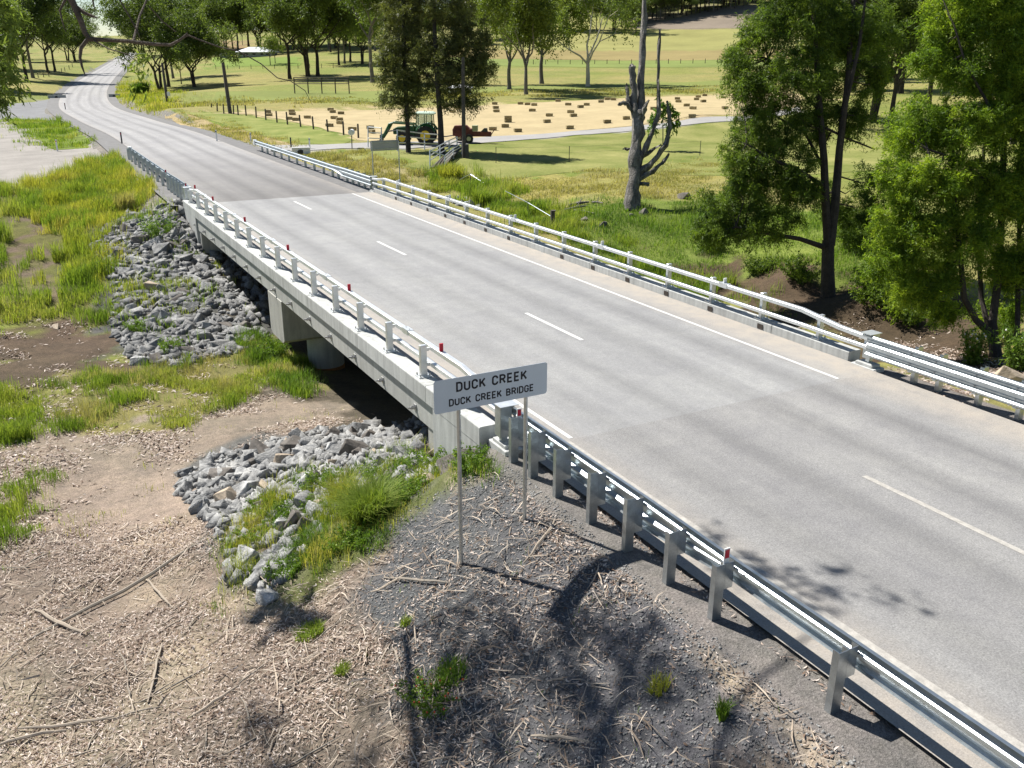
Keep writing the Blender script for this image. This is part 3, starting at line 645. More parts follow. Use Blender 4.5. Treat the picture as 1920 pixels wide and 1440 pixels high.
guardrail('bright galvanised guardrail at the right edge, near end of the bridge', 4.92, -1, [-2.95, -3.57, -4.52, -5.41, -6.4, -7.4, -8.4, -10.4, -12.4, -14.4, -16.4], (-1.75, -6.4), (-6.4, -8.4), -20, [])
guardrail('short guardrail with red reflectors leading off the far left end of the bridge', -4.85, 1, [31.9, 32.9, 33.9, 34.9, 35.9, 36.9, 38.9, 40.9, 42.9, 44.9, 46.9, 48.9, 50.9, 52.9, 54.5], (31.2, 35.4), (35.4, 37.2), 55, [31.7, 38.0], 55.5)
guardrail('guardrail leading off the far right end of the bridge towards the driveway', 4.92, -1, [31.9, 32.9, 33.9, 34.9, 35.9, 37.5, 38.6, 40.4, 42.4, 44.4, 46.4, 48.4, 50.4, 52.4, 54.4, 56], (31.2, 36.0), (36.0, 37.6), 57, [], 57.5)

# ------------------------------------------------------------------ signs
def _arc(cx, cy, rx, ry, a0, a1, n=5): return [(cx+rx*math.cos(rad(a0+(a1-a0)*k/n)), cy+ry*math.sin(rad(a0+(a1-a0)*k/n))) for k in range(n+1)]
_C = [(.5, .70)]+_arc(.25, .75, .25, .25, 0, 180, 8)[1:]+_arc(.25, .25, .25, .25, 180, 360, 8)
STROKES = {'D': [[(.2, 0), (0, 0), (0, 1), (.2, 1)]+_arc(.22, .72, .28, .28, 90, 0)[1:]+_arc(.22, .28, .28, .28, 0, -90)[:]], 'U': [[(0, 1)]+_arc(.25, .25, .25, .25, 180, 360, 8)+[(.5, 1)]], 'C': [_C+[(.5, .30)]], 'K': [[(0, 0), (0, 1)], [(.5, 1), (.02, .36)], [(.2, .58), (.52, 0)]],
 'R': [[(0, 0), (0, 1), (.24, 1)]+_arc(.25, .75, .25, .25, 90, -90, 8)[1:]+[(.04, .5)], [(.26, .48), (.52, 0)]], 'E': [[(.45, 1), (0, 1), (0, 0), (.45, 0)], [(.02, .5), (.40, .5)]],
 'B': [[(.22, 0), (0, 0), (0, 1), (.22, 1)]+_arc(.22, .765, .24, .235, 90, -90, 8)[1:]+[(.04, .53)], [(.24, .51)]+_arc(.24, .255, .26, .255, 90, -90, 8)[1:]], 'I': [[(0, 0), (0, 1)]], 'G': [_C+[(.5, .46), (.27, .46)]]}
def letter_mesh(ch, h, t):
    mb = MB()
    for k, P in enumerate(STROKES[ch]):
        P = [Vector((x*h*1.0, y*(h-t)+t/2)) for x, y in P]; rings = []
        for i, p in enumerate(P):
            a = (p-P[i-1]).normalized() if i else (P[1]-p).normalized(); b_ = (P[i+1]-p).normalized() if i < len(P)-1 else a
            n1 = Vector((-a.y, a.x)); n2 = Vector((-b_.y, b_.x)); m = (n1+n2); m = m.normalized()*(t/2/max(.5, m.normalized().dot(n1)))
            q = p-(a*t*.5 if i == 0 and len(P) == 2 else Vector((0, 0)))*0; y1 = -.0018-.0003*k
            rings.append([(q.x+m.x, 0, q.y+m.y), (q.x-m.x, 0, q.y-m.y), (q.x-m.x, y1, q.y-m.y), (q.x+m.x, y1, q.y+m.y)])
        mb.loft(rings)
    me = mb.mesh('letter'); me.materials.append(M['black']); return me
SY = -4.2; sx0, sx1 = -7.28, -5.43
sign = thing('name_sign', 'white sign reading DUCK CREEK and DUCK CREEK BRIDGE on two posts', 'sign', (-6.35, SY, -.45))
def rrect(x0, x1, z0, z1, r, n=5):
    P = []
    for cx, cz, a in ((x1-r, z1-r, 0), (x0+r, z1-r, 90), (x0+r, z0+r, 180), (x1-r, z0+r, 270)):
        P += [(cx+r*math.cos(rad(a+90*k/n)), cz+r*math.sin(rad(a+90*k/n))) for k in range(n+1)]
    return P
def shear_panel(mb): return mb
pn = MB().prism(rrect(sx0, sx1, 1.955, 2.455, .045), 'y', SY-.008, SY-.004).build('panel', M['sign_white'], sign)
for body, z, h, tw_ in (('DUCK CREEK', 2.238, .150, 1.13), ('DUCK CREEK BRIDGE', 2.035, .114, 1.37)):
    t = h*.185; wd_ = {ch: max((x for P in STROKES[ch] for x, y in P))*h for ch in STROKES}; nsp = body.count(' '); ng = len(body)-1
    gap = (tw_-sum(wd_[ch] for ch in body if ch != ' ')-nsp*.22*h)/ng; x = -.005-tw_/2; cache = {}
    for ch in body:
        if ch == ' ': x += .22*h+gap; continue
        if ch not in cache: cache[ch] = letter_mesh(ch, h, t)
        o = bpy.data.objects.new('letter', cache[ch]); COL.objects.link(o); o.parent = pn; o.location = (x, -.0085, z+.45); x += wd_[ch]+gap
MB().bb(sx0+.06, sx1-.06, SY-.003, SY+.03, 2.33, 2.37).bb(sx0+.06, sx1-.06, SY-.003, SY+.03, 2.05, 2.09).build('stiffener', M['galv'], pn)
for x, z in ((-6.87, -.66), (-5.755, -.26)):
    MB().cyl((x, SY+.06, (z-.3+2.42)/2), .031, 2.42-z+.3, 14).build('post', M['galv'], sign, smooth=True)
    q = up((x, SY+.06)); MB().cyl((x, SY+.06, q[2]-.035), .075, .07, 12).build('footing', M['wood_post'], sign)
a, b = at_axis(697, 325, 0, 5.75), at_axis(748, 338, 0, 5.75)
sg2 = thing('name_sign', 'grey back of the sign standing behind the far right rail', 'sign', (6.4, 33, -.6))
P0, P1 = at_d(694, 281, 53.5), at_d(747, 262, 53.5)
yb = 33.0; A = at_axis(694, 264, 1, yb); B = at_axis(747, 281, 1, yb)
pb = MB().prism(rrect(A[0], B[0], B[2], A[2], .04), 'y', yb, yb+.005).build('panel', M['sign_back'], sg2)
MB().bb(A[0]+.05, B[0]-.05, yb-.03, yb-.001, B[2]+.08, B[2]+.12).bb(A[0]+.05, B[0]-.05, yb-.03, yb-.001, A[2]-.12, A[2]-.08).build('stiffener', M['galv'], pb)
for u in (697, 747):
    x = at_axis(u, 281, 1, yb)[0]; q = up((x, yb)); MB().cyl((x, yb-.06, (q[2]-.3+A[2]-.05)/2), .03, A[2]-.05-q[2]+.3, 12).build('post', M['galv'], sg2, smooth=True)
# ------------------------------------------------------------------ rocks
def sample(P, n, r=rng):
    P = np.asarray(P); lo, hi = P.min(0), P.max(0); out = np.zeros((0, 2))
    while len(out) < n:
        q = lo+(hi-lo)*r.random((n*3, 2)); out = np.concatenate([out, q[inpoly(P, q[:, 0], q[:, 1])]])
    return out[:n]
def rock_mesh(seed):
    r = np.random.default_rng(seed); bm = bmesh.new()
    P = r.uniform(-1, 1, (17, 3)); P = P/np.maximum(np.abs(P).max(1, keepdims=True), .3)*r.uniform(.75, 1, (17, 1)); P *= (.5, .36+.1*r.random(), .27+.1*r.random())
    for p in P: bm.verts.new(p)
    res = bmesh.ops.convex_hull(bm, input=bm.verts); bmesh.ops.delete(bm, geom=list({g for g in res['geom_interior']+res['geom_unused'] if isinstance(g, bmesh.types.BMVert)}), context='VERTS')
    bmesh.ops.bevel(bm, geom=list(bm.edges), offset=.018, segments=1, affect='EDGES')
    me = bpy.data.meshes.new('rock'); bm.to_mesh(me); bm.free(); return me
ROCKS = [rock_mesh(100+i) for i in range(12)]; ROCKS_T = [m.copy() for m in ROCKS[:4]]
ROCKS_D = [m.copy() for m in ROCKS[4:8]]
for m in ROCKS_D: m.materials.append(M['rock_dark'])
for m in ROCKS: m.materials.append(M['rock'])
for m in ROCKS_T: m.materials.append(M['rock_tan'])
def place_rock(x, y, s, label, group, tan=False, sink=.22, z=None):
    o = bpy.data.objects.new('rock', random.choice(ROCKS_T if tan else (ROCKS_D if random.random() < .16 else ROCKS))); COL.objects.link(o)
    zz = up((x, y))[2] if z is None else z
    o.location = (x, y, zz+s*.2-sink*s); o.scale = (s*random.uniform(.85, 1.2), s*random.uniform(.85, 1.15), s*random.uniform(.85, 1.3))
    o.rotation_euler = (random.gauss(0, .5), random.gauss(0, .5), random.uniform(0, 6.3)); return tag(o, label, 'rock', group)
def scatter_rocks(P, n, s0, s1, name, tanp=.08, sep=.62):
    pts = []; k = 0
    for q in sample(P, n*14):
        s = s0+(s1-s0)*random.random()**2
        if all((q[0]-a[0])**2+(q[1]-a[1])**2 > (sep*.5*(s+a[2]))**2 for a in pts):
            pts.append((q[0], q[1], s))
            if len(pts) >= n: break
    return pts
FARP = gpoly([(168, 465), (238, 402), (332, 380), (372, 440), (392, 490), (450, 560), (505, 640), (430, 668), (330, 690), (240, 672), (205, 605), (218, 545), (196, 505)])
NEARP = gpoly([(338, 893), (420, 852), (560, 815), (690, 798), (800, 852), (900, 862), (700, 905), (600, 1000), (520, 1120), (432, 1085), (410, 1000), (332, 925)])
far_r = scatter_rocks(FARP, 155, .42, 1.0, 'far', sep=.5)
for x, y, s in far_r:
    t = random.random() < .09; big = s > .78
    place_rock(x, y, s, 'tan rock in the heap below the far end of the bridge' if t else ('large blue grey boulder in the heap below the far end of the bridge' if big else 'angular grey rock in the heap below the far end of the bridge'), 'far rock heap, tan rocks' if t else ('far rock heap, large boulders' if big else 'far rock heap, grey rocks'), t)
near_r = scatter_rocks(NEARP, 125, .36, .74, 'near', sep=.5)
for x, y, s in near_r:
    t = random.random() < .10
    place_rock(x, y, s, 'tan rock in the apron of stones below the near end of the bridge' if t else 'angular grey rock in the apron of stones below the near end of the bridge', 'near rock apron, tan rocks' if t else 'near rock apron, grey rocks', t)
for u, v, s, t, l in ((505, 1120, .52, 0, 'lone pale grey rock lying below the rock apron'), (470, 1098, .34, 0, 'small dark rock just above the lone pale rock'), (432, 1078, .46, 0, 'block shaped grey rock at the lower tip of the rock apron'), (410, 652, 1.05, 0, 'big pale slab of rock at the foot of the far heap'), (345, 662, .95, 0, 'dark boulder at the foot of the far heap beside the weeds'), (265, 680, .8, 0, 'flat grey boulder at the lower left of the far heap'),
    (107, 614, .4, 1, 'small pale stone on the dug soil at the left'), (800, 905, .5, 1, 'tan rock in the weeds beside the sign post'), (820, 848, .55, 1, 'reddish tan rock against the near wing wall')):
    q = g1(u, v); place_rock(q[0], q[1], s, l, None, bool(t))
RR = gpoly([(770, 352), (840, 360), (960, 400), (930, 408), (830, 378), (760, 362)])
for x, y, s in scatter_rocks(RR, 16, .4, .8, 'r'):
    place_rock(x, y, s, 'dark rock behind the right hand rail near the far end of the bridge', 'rocks behind the right rail', False)
RR2 = gpoly([(1720, 688), (1790, 690), (1915, 735), (1915, 760), (1800, 722)])
for x, y, s in scatter_rocks(RR2, 12, .4, .75, 'r2'):
    place_rock(x, y, s, 'blue grey rock behind the guardrail at the right edge', 'rocks behind the right guardrail', False)
q = g1(1893, 712); place_rock(q[0], q[1], 1.0, 'large cream boulder behind the guardrail at the right edge', None, True)
for u, v, s, l in ((1207, 402, .75, 'brown round boulder at the foot of the dead tree'), (1283, 372, 1.0, 'dark boulder in the grass right of the dead tree'), (1130, 425, .7, 'dark rock in the grass in front of the dead tree'), (1095, 412, .6, 'low rock beside the fallen branches'), (1236, 362, .5, 'small dark rock behind the dead tree'), (1185, 405, .45, 'small rock among the roots of the dead tree')):
    q = g1(u, v); ob = place_rock(q[0], q[1], s, l, None, False); ob.data = ob.data.copy(); ob.data.materials[0] = M['rock_dark']
def rubble(P, n, s0, s1, name, label):          # small filling stones, joined
    V = []; F = []; b = 0; pts = sample(P, n); z = H(pts[:, 0], pts[:, 1])
    O = np.array([(1, 0, 0), (-1, 0, 0), (0, 1, 0), (0, -1, 0), (0, 0, 1), (0, 0, -1)], float); T = np.array([(0, 2, 4), (2, 1, 4), (1, 3, 4), (3, 0, 4), (2, 0, 5), (1, 2, 5), (3, 1, 5), (0, 3, 5)])
    A = rng.normal(size=(n, 3, 3)); Q, _ = np.linalg.qr(A); s = s0+(s1-s0)*rng.random((n, 1, 1))**2
    V = (O[None]*rng.uniform(.3, .7, (n, 6, 1)))@Q*s+np.stack([pts[:, 0], pts[:, 1], z], 1)[:, None]
    F = (T[None]+np.arange(n)[:, None, None]*6).reshape(-1, 3)
    o = link(name, mesh_arrays(name, V.reshape(-1, 3), tris=F), M['rock']); o['kind'] = 'stuff'; o['label'] = label; return o
rubble(FARP, 2200, .2, .62, 'rubble', 'small broken stones between the far heap of rocks')
rubble(NEARP, 1500, .15, .46, 'rubble', 'small broken stones between the near apron of rocks')
rubble(np.array([(-5, 1.5), (5, 1.5), (5, 6.5), (-5, 6)]), 500, .3, .7, 'rubble', 'shaded stones on the slope under the near span')
rubble(np.array([(-5, 27.3), (5, 27.3), (5, 18.5), (-5, 18.5)]), 700, .3, .8, 'rubble', 'shaded stones on the slope under the far span')
rubble(Z['gravel'], 9000, .02, .055, 'gravel', 'loose grey gravel on the road batter below the sign')

def tufts(C, rad_, n, L, W, seed, droop=.3, twigs=9, tri=False):
    r = np.random.default_rng(seed); C = np.asarray(C); m = len(C); rad_ = np.broadcast_to(rad_, (m,))
    td = unit(r.normal(size=(m, twigs, 3))+np.array([0, 0, .25])); ti = r.integers(0, twigs, (m, n))
    D = np.take_along_axis(td, ti[..., None].repeat(3, 2), 1); f = r.random((m, n, 1))**.7
    P = C[:, None]+D*f*rad_[:, None, None]+r.normal(size=(m, n, 3))*rad_[:, None, None]*.13
    P[..., 2] -= droop*rad_[:, None]*f[..., 0]**2
    d = unit(D+r.normal(size=(m, n, 3))*.75+np.array([0, 0, -droop])); s = unit(np.cross(d, r.normal(size=(m, n, 3))))
    l = L*r.uniform(.6, 1.3, (m, n, 1)); wd = W*r.uniform(.7, 1.3, (m, n, 1))
    k = m*n
    if tri:
        tufts.tone = np.repeat(r.random(m), n*3); return np.stack([P-d*l*.5-s*wd*.5, P-d*l*.3+s*wd*.5, P+d*l*.5], 2).reshape(-1, 3), np.arange(k*3).reshape(k, 3)
    V = np.stack([P-d*l*.5, P+s*wd*.5, P+d*l*.5, P-s*wd*.5], 2).reshape(-1, 3)
    tufts.tone = np.repeat(r.random(m), n*4)
    return V, np.arange(k*4).reshape(k, 4)
def toned(name, V, quads, tris=None, tone=None):
    if quads is not None and quads.shape[1] == 3: quads, tris = None, quads
    me = mesh_arrays(name, V, tris=tris, quads=quads); t = me.attributes.new('tone', 'FLOAT', 'POINT'); t.data.foreach_set('value', np.asarray(tufts.tone if tone is None else tone, np.float32)); return me
# ------------------------------------------------------------------ grass, litter
def blades(xy, h, w, lean=.45, seed=0, z0=-.02):
    r = np.random.default_rng(seed); n = len(xy); z = H(xy[:, 0], xy[:, 1])+z0
    h = np.broadcast_to(h, (n,))*r.uniform(.55, 1.25, n); a = r.uniform(0, 2*np.pi, n); d = np.stack([np.cos(a), np.sin(a), 0*a], 1)
    sd = np.stack([-np.sin(a), np.cos(a), 0*a], 1); ln = (r.uniform(.1, 1, n)*lean*h)[:, None]; ww = (w*r.uniform(.6, 1.3, n))[:, None]
    B = np.stack([xy[:, 0], xy[:, 1], z], 1); up_ = np.array([0, 0, 1.0])
    m = B+up_*(h*.6)[:, None]+d*ln*.35; t = B+up_*(h*r.uniform(.75, 1, n))[:, None]+d*ln
    V = np.stack([B-sd*ww*.5, B+sd*ww*.5, m+sd*ww*.4, m-sd*ww*.4, t], 1).reshape(-1, 3); i = np.arange(n)[:, None]*5
    return V, (i+np.array([[3, 2, 4]])), (i+np.array([[0, 1, 2, 3]]))
def clumped(P, n, cs=.9, thr=.25, seed=5, name=''):
    P = np.asarray(P); lo, hi = P.min(0)-1, P.max(0)+1; q = lo+(hi-lo)*rng.random((n*6, 2)); g = np.hypot(q[:, 0]-CAM[0], q[:, 1]-CAM[1])*.022+.25
    wx = q[:, 0]+((vnoise(q[:, 0], q[:, 1], 1.3, 91)-.5)*2.2+rng.normal(size=len(q))*.35)*g; wy = q[:, 1]+((vnoise(q[:, 0], q[:, 1], 1.3, 92)-.5)*2.2+rng.normal(size=len(q))*.35)*g
    rdx, _ = road_dist(q[:, 0], q[:, 1]); ok = inpoly(P, wx, wy) & ((rdx > 5.35) | ((q[:, 1] > 1) & (q[:, 1] < 28)) | (rdx < 4.8) & (name == 'leaf_litter'))
    q = q[ok]; k = vnoise(q[:, 0], q[:, 1], cs, seed)*.6+vnoise(q[:, 0], q[:, 1], cs*.35, seed+1)*.4
    return q[k > thr+rng.random(len(q))*.35][:n]
def grass(P, n, h, w, mat, label, cs=.9, thr=.25, lean=.45, seed=5, name='grass', excl=()):
    q = clumped(P, n, cs, thr, seed)
    for e in excl: q = q[~inpoly(e, q[:, 0]+(vnoise(q[:, 0], q[:, 1], .9, 93)-.5)*2.6, q[:, 1]+(vnoise(q[:, 0], q[:, 1], .9, 94)-.5)*3)]
    hh = h*(.35+1.3*vnoise(q[:, 0], q[:, 1], cs*.8, seed+2)**1.3)
    V, T, Q = blades(q, hh, w, lean, seed); o = link(name, toned(name, V, Q, T, np.repeat(np.clip(vnoise(q[:, 0], q[:, 1], cs*1.1, seed+7)*1.5-.25, 0, 1), 5)), M[mat]); o['kind'] = 'stuff'; o['label'] = label; return o
TR = Z['track']
grass(Z['bankgrass'], 42000, .70, .020, 'grass', 'tall green grass on the left creek bank', 1.3, .40, .6, 5, excl=(TR,))
grass(gpoly([(60, 350), (200, 298), (245, 298), (312, 362), (245, 400), (185, 450), (165, 475), (200, 540), (120, 520), (95, 440), (70, 390)]), 34000, .62, .018, 'grass_yellow', 'yellowing seeding grass on the far left bank', 1.3, .22, .6, 9, excl=(TR,))
grass(Z['midgrass'], 26000, .34, .012, 'grass', 'strip of green grass across the creek flat', .9, .42, .6, 15)
grass(Z['midgrass'], 9000, .36, .010, 'grass_dry', 'dry reddish stems in the grass strip', 1.1, .40, .6, 19)
for k, s in (('edge1', 23), ('edge2', 27)):
    grass(Z[k], 6500, .34, .011, 'grass', 'grass tuft at the left edge', .7, .3, .5, s)
grass(Z['neargrass'], 16000, .26, .010, 'weed', 'low green weeds growing through the near rocks', .6, .36, .9, 31)
grass(Z['neargrass'], 9000, .38, .008, 'grass_yellow', 'thin grass growing through the near rocks', .7, .42, .8, 33)
grass(FARP, 5500, .42, .018, 'grass', 'grass growing between the far rocks', 1.5, .50, .6, 37)
grass(gpoly([(430, 665), (500, 635), (545, 640), (600, 720), (560, 745), (500, 700)]), 8000, .45, .014, 'weed', 'leafy weeds beside the pier', .8, .25, .7, 41)
grass(Z['isle'], 9000, .45, .04, 'grass', 'grass on the island in the gravel yard', 2, .2, .5, 43)
grass(Z['lush'], 30000, .28, .022, 'weed', 'lush green grass on the right bank', 1.6, .2, .6, 47)
grass(Z['drypatch'], 20000, .22, .030, 'grass_dry', 'rough dry grass around the dead tree', 2.2, .28, .7, 51)
grass(gpoly([(810, 322), (860, 318), (930, 350), (1010, 400), (960, 408), (860, 368), (815, 345)]), 12000, .75, .03, 'grass', 'tall weeds behind the right rail', 1.5, .3, .5, 55)
grass(gpoly([(900, 385), (1040, 400), (1200, 480), (1330, 530), (1480, 590), (1400, 570), (1150, 490), (950, 420)]), 14000, .5, .022, 'grass', 'long grass behind the right kerb', 1.2, .3, .5, 57)
grass(Z['drybank'], 9000, .3, .03, 'grass_dry', 'straw on the far roadside bank', 1.5, .25, .7, 59)
grass(Z['drybank2'], 12000, .35, .028, 'grass_dry', 'dry grass behind the far right guardrail', 1.4, .25, .7, 61)
grass(gpoly([(220, 186), (255, 150), (270, 160), (330, 200), (310, 215), (260, 205)]), 9000, .7, .07, 'grass_yellow', 'long yellow grass inside the bend', 3, .25, .5, 63)
grass(gpoly([(330, 205), (560, 200), (900, 185), (1380, 172), (1380, 160), (900, 172), (560, 188), (330, 190)]), 20000, .42, .09, 'grass_dry', 'long pale grass behind the hay field', 5, .42, .7, 65)
FG = gpoly([(-60, 1030), (200, 985), (400, 965), (440, 1080), (560, 1130), (760, 1010), (960, 885), (1060, 965), (1300, 1140), (1560, 1370), (1680, 1500), (-60, 1500)])
grass(FG, 2600, .14, .008, 'weed', 'sparse seedlings on the littered ground', .55, .66, .9, 67)
grass(Z['tan'], 2400, .18, .010, 'grass_yellow', 'sparse grass on the bare track', .8, .60, .7, 69)

def litter(P, n, l0, l1, mat, label, seed, cs=.7, thr=.3, name='leaf_litter', wide=.21, lift=.03):
    q = clumped(P, n, cs, thr, seed, name); n = len(q); r = np.random.default_rng(seed); z = H(q[:, 0], q[:, 1])
    if name == 'leaf_litter':
        k = ~(inpoly(Z['gravel'], q[:, 0], q[:, 1]) & (r.random(n) < .5)); q = q[k]; z = z[k]; n = len(q)
    L = (l0+(l1-l0)*r.random(n))[:, None]; a = r.uniform(0, 2*np.pi, n); d = np.stack([np.cos(a), np.sin(a), r.normal(0, .25, n)], 1); s = np.stack([-np.sin(a), np.cos(a), r.normal(0, .5, n)], 1)
    c = np.stack([q[:, 0], q[:, 1], z+lift*r.random(n)+.006], 1); b = (r.normal(0, .22, n))[:, None]*s; kz = np.array([0, 0, 1.0])*(r.normal(.05, .14, n))[:, None]
    W = L*wide*r.uniform(.6, 1.3, (n, 1))*.5
    V = np.stack([c-d*L*.5, c-d*L*.12+s*W+(b+kz)*L*.5, c-d*L*.12-s*W+(b+kz)*L*.5, c+d*L*.2+s*W*.8+(b+kz)*L*.5, c+d*L*.2-s*W*.8+(b+kz)*L*.5, c+d*L*.5], 1)
    i = np.arange(n)[:, None]*6
    T = np.concatenate([i+np.array([[0, 1, 2]]), i+np.array([[3, 5, 4]])]); Q = i+np.array([[1, 3, 4, 2]])
    o = link(name, mesh_arrays(name, V.reshape(-1, 3), tris=T, quads=Q), M[mat]); o['kind'] = 'stuff'; o['label'] = label; return o
litter(FG, 24000, .045, .095, 'litter', 'fallen gum leaves over the foreground', 71, 1.6, .36)
litter(FG, 14000, .035, .075, 'litter', 'thin scatter of fallen gum leaves over the bare earth', 72, 3.0, .12)
litter(FG, 17000, .04, .09, 'litter', 'drifts of fallen gum leaves in the foreground', 77, .8, .54)
litter(Z['tan'], 7000, .06, .15, 'litter', 'scattered leaves on the bare track', 73, 1.2, .42)
litter(gpoly([(-60, 590), (110, 600), (240, 680), (560, 640), (600, 740), (200, 830), (-60, 850)]), 6000, .08, .18, 'litter', 'scattered leaves on the creek flat', 75, 1.0, .42)
litter(Z['litter_r'], 6000, .07, .15, 'litter', 'fallen leaves behind the right guardrail', 79, .8, .25)
litter(gpoly([(1540, 590), (1700, 620), (1900, 690), (1900, 740), (1650, 660)]), 6000, .08, .2, 'litter', 'fallen leaves on the shaded creek bed', 81, .9, .3)
litter(np.array([(-4.85, -20), (-4.3, -20), (-4.3, -2.2), (-4.85, -2.2)]), 500, .05, .12, 'litter', 'leaves along the road edge', 83, .5, .4, lift=.01)
litter(np.array([(3.9, -20), (4.66, -20), (4.66, 8), (3.9, 3)]), 700, .05, .12, 'litter', 'leaves along the far kerb', 85, .5, .35, lift=.01)
litter(FG, 2400, .18, .55, 'bark_strip', 'fine twigs and bark shreds in the foreground', 87, 1.3, .2, 'twig_litter', .035, .05)
def strip(u, v, du, dv, w, label, group):
    A = g1(u-du/2, v-dv/2); B = g1(u+du/2, v+dv/2); L = np.linalg.norm(B-A); n = 7; t = unit(B-A); s = unit(np.cross(t, (0, 0, 1)))
    bend = random.gauss(0, .06)*L; P = []
    for k in range(n):
        f = k/(n-1); p = A+(B-A)*f+s*bend*math.sin(f*math.pi)+s*random.gauss(0, .012); P.append(Vector(up(p, .02+.035*random.random()+.03*math.sin(f*3.1))))
    c = P[n//2].copy(); mb = MB().tube([p-c for p in P], [w*(.35+.65*math.sin(.25+2.6*k/(n-1))) for k in range(n)], 6, True, .55)
    o = link('bark_strip', mb.mesh('bark_strip'), M['bark_strip']); o.location = c; tag(o, label, 'bark', group)
for u, v, du, dv, w, l in ((215, 1110, 330, -190, .035, 'longest strip of shed bark, slanting across the lower left ground'), (110, 1168, 90, 45, .035, 'dark split piece of bark at the lower left'), (290, 1265, -30, 110, .028, 'curved bark strip standing out below the middle of the lower left'), (125, 1358, 180, -20, .024, 'straight bark strip in the dark shade at lower left'), (60, 1385, 130, -30, .026, 'bark strip running in from the left edge near the bottom'), (300, 1115, 45, 55, .022, 'short bent stick below the long bark strip'), (780, 1090, 120, 12, .022, 'pair of curled bark pieces below the grass tussock'), (730, 1095, 70, -40, .02, 'thin stick crossing the curled bark below the tussock'), (1012, 1020, 60, -80, .022, 'stick leaning past the foot of the right sign post'), (400, 1320, 90, -60, .022, 'hooked stick in the shade near the bottom'), (1050, 1390, 110, 12, .022, 'bark strip on the grey gravel at the bottom')):
    strip(u, v, du, dv, w, l, None)
bp = sample(gpoly([(-20, 1000), (380, 980), (430, 1100), (700, 1180), (1000, 1300), (1200, 1440), (-20, 1440)]), 60)
for p in bp:
    a = random.gauss(.75, .5); L = random.uniform(.3, .95); c = Vector(up(p)); P = []
    for k in range(5):
        f = k/4-.5; q = (p[0]+math.cos(a)*L*f+random.gauss(0, .012), p[1]+math.sin(a)*L*f+random.gauss(0, .012)); P.append(Vector(up(q, .015+.03*random.random()))-c)
    o = link('bark_strip', MB().tube(P, [.006, .013, .015, .012, .004], 5, True, .6).mesh('bark_strip'), M['bark_strip']); o.location = c
    tag(o, 'slender strip of shed bark lying on the leaf litter', 'bark', 'loose bark strips')

# ------------------------------------------------------------------ plants with a place of their own
def tuft_plant(name, u, v, n, h, w, mat, label, r=.2, lean=.9, flowers=None):
    q = g1(u, v); t = thing(name, label, 'plant', tuple(q))
    a = rng.uniform(0, 6.28, n); rr = r*np.sqrt(rng.random(n)); xy = np.stack([q[0]+rr*np.cos(a), q[1]+rr*np.sin(a)], 1)
    V, T, Q = blades(xy, h, w, lean, int(u+v)); o = link('leaves', toned('leaves', V-q, Q, T, np.full(len(V), .55)), M[mat], t)
    if flowers:
        f = MB()
        for k in range(flowers[1]):
            i = rng.integers(n); f.tube([(xy[i, 0], xy[i, 1], q[2]+h*.5), (xy[i, 0], xy[i, 1], q[2]+h*1.0+.02)], [.004, flowers[2]], 5)
        fo = f.build('flowers', flowers[0], t); fo['kind'] = 'stuff'
    return t
M['flower_red'] = surf('red_flowers', (.60, .10, .04), .6, 0, .2, 9, 60, 0); M['flower_white'] = surf('white_flowers', (.75, .75, .70), .6, 0, .1, 9, 60, 0)
tuft_plant('grass_tussock', 690, 975, 1900, .70, .011, 'grass', 'big arching grass tussock on the lower rocks', .30, 1.3)
tuft_plant('grass_tussock', 640, 945, 900, .55, .010, 'grass_yellow', 'smaller grass tussock left of the big one', .22, 1.2)
tuft_plant('weed', 845, 1265, 350, .18, .012, 'weed', 'small dark weed above the red flowering plant', .2)
tuft_plant('weed', 640, 1262, 260, .16, .009, 'grass', 'small grass tuft on the leaf litter below the bark', .10)
tuft_plant('weed', 580, 1190, 600, .16, .010, 'grass', 'patch of short grass left of the gravel slope', .22)
tuft_plant('weed', 1355, 1345, 120, .24, .014, 'weed', 'single upright seedling on the gravel near the guardrail', .06, .6)
tuft_plant('weed', 1235, 1290, 150, .16, .012, 'grass_yellow', 'yellowish seedling on the shaded gravel', .12)
tuft_plant('weed', 760, 1170, 140, .14, .009, 'grass', 'tiny grass tuft on the grey gravel', .08)
tuft_plant('grass_tussock', 30, 822, 900, .5, .014, 'grass', 'dense green tussock at the left edge of the creek flat', .4, .6)
tuft_plant('grass_tussock', 235, 395, 500, 1.0, .03, 'grass_dry', 'brown twiggy bush above the far rocks', .5, .5)
tuft_plant('grass_tussock', 905, 385, 900, 1.0, .03, 'grass', 'tall weed clump rising behind the right rail', .6, .6)
tuft_plant('grass_tussock', 845, 335, 900, 1.0, .035, 'grass_yellow', 'bushy yellow green clump below the stock ramp', .8, .6)
tuft_plant('bush', 265, 178, 1800, 2.2, .12, 'leaf_broad', 'round green bush beside the inside of the bend', 1.3, .7)

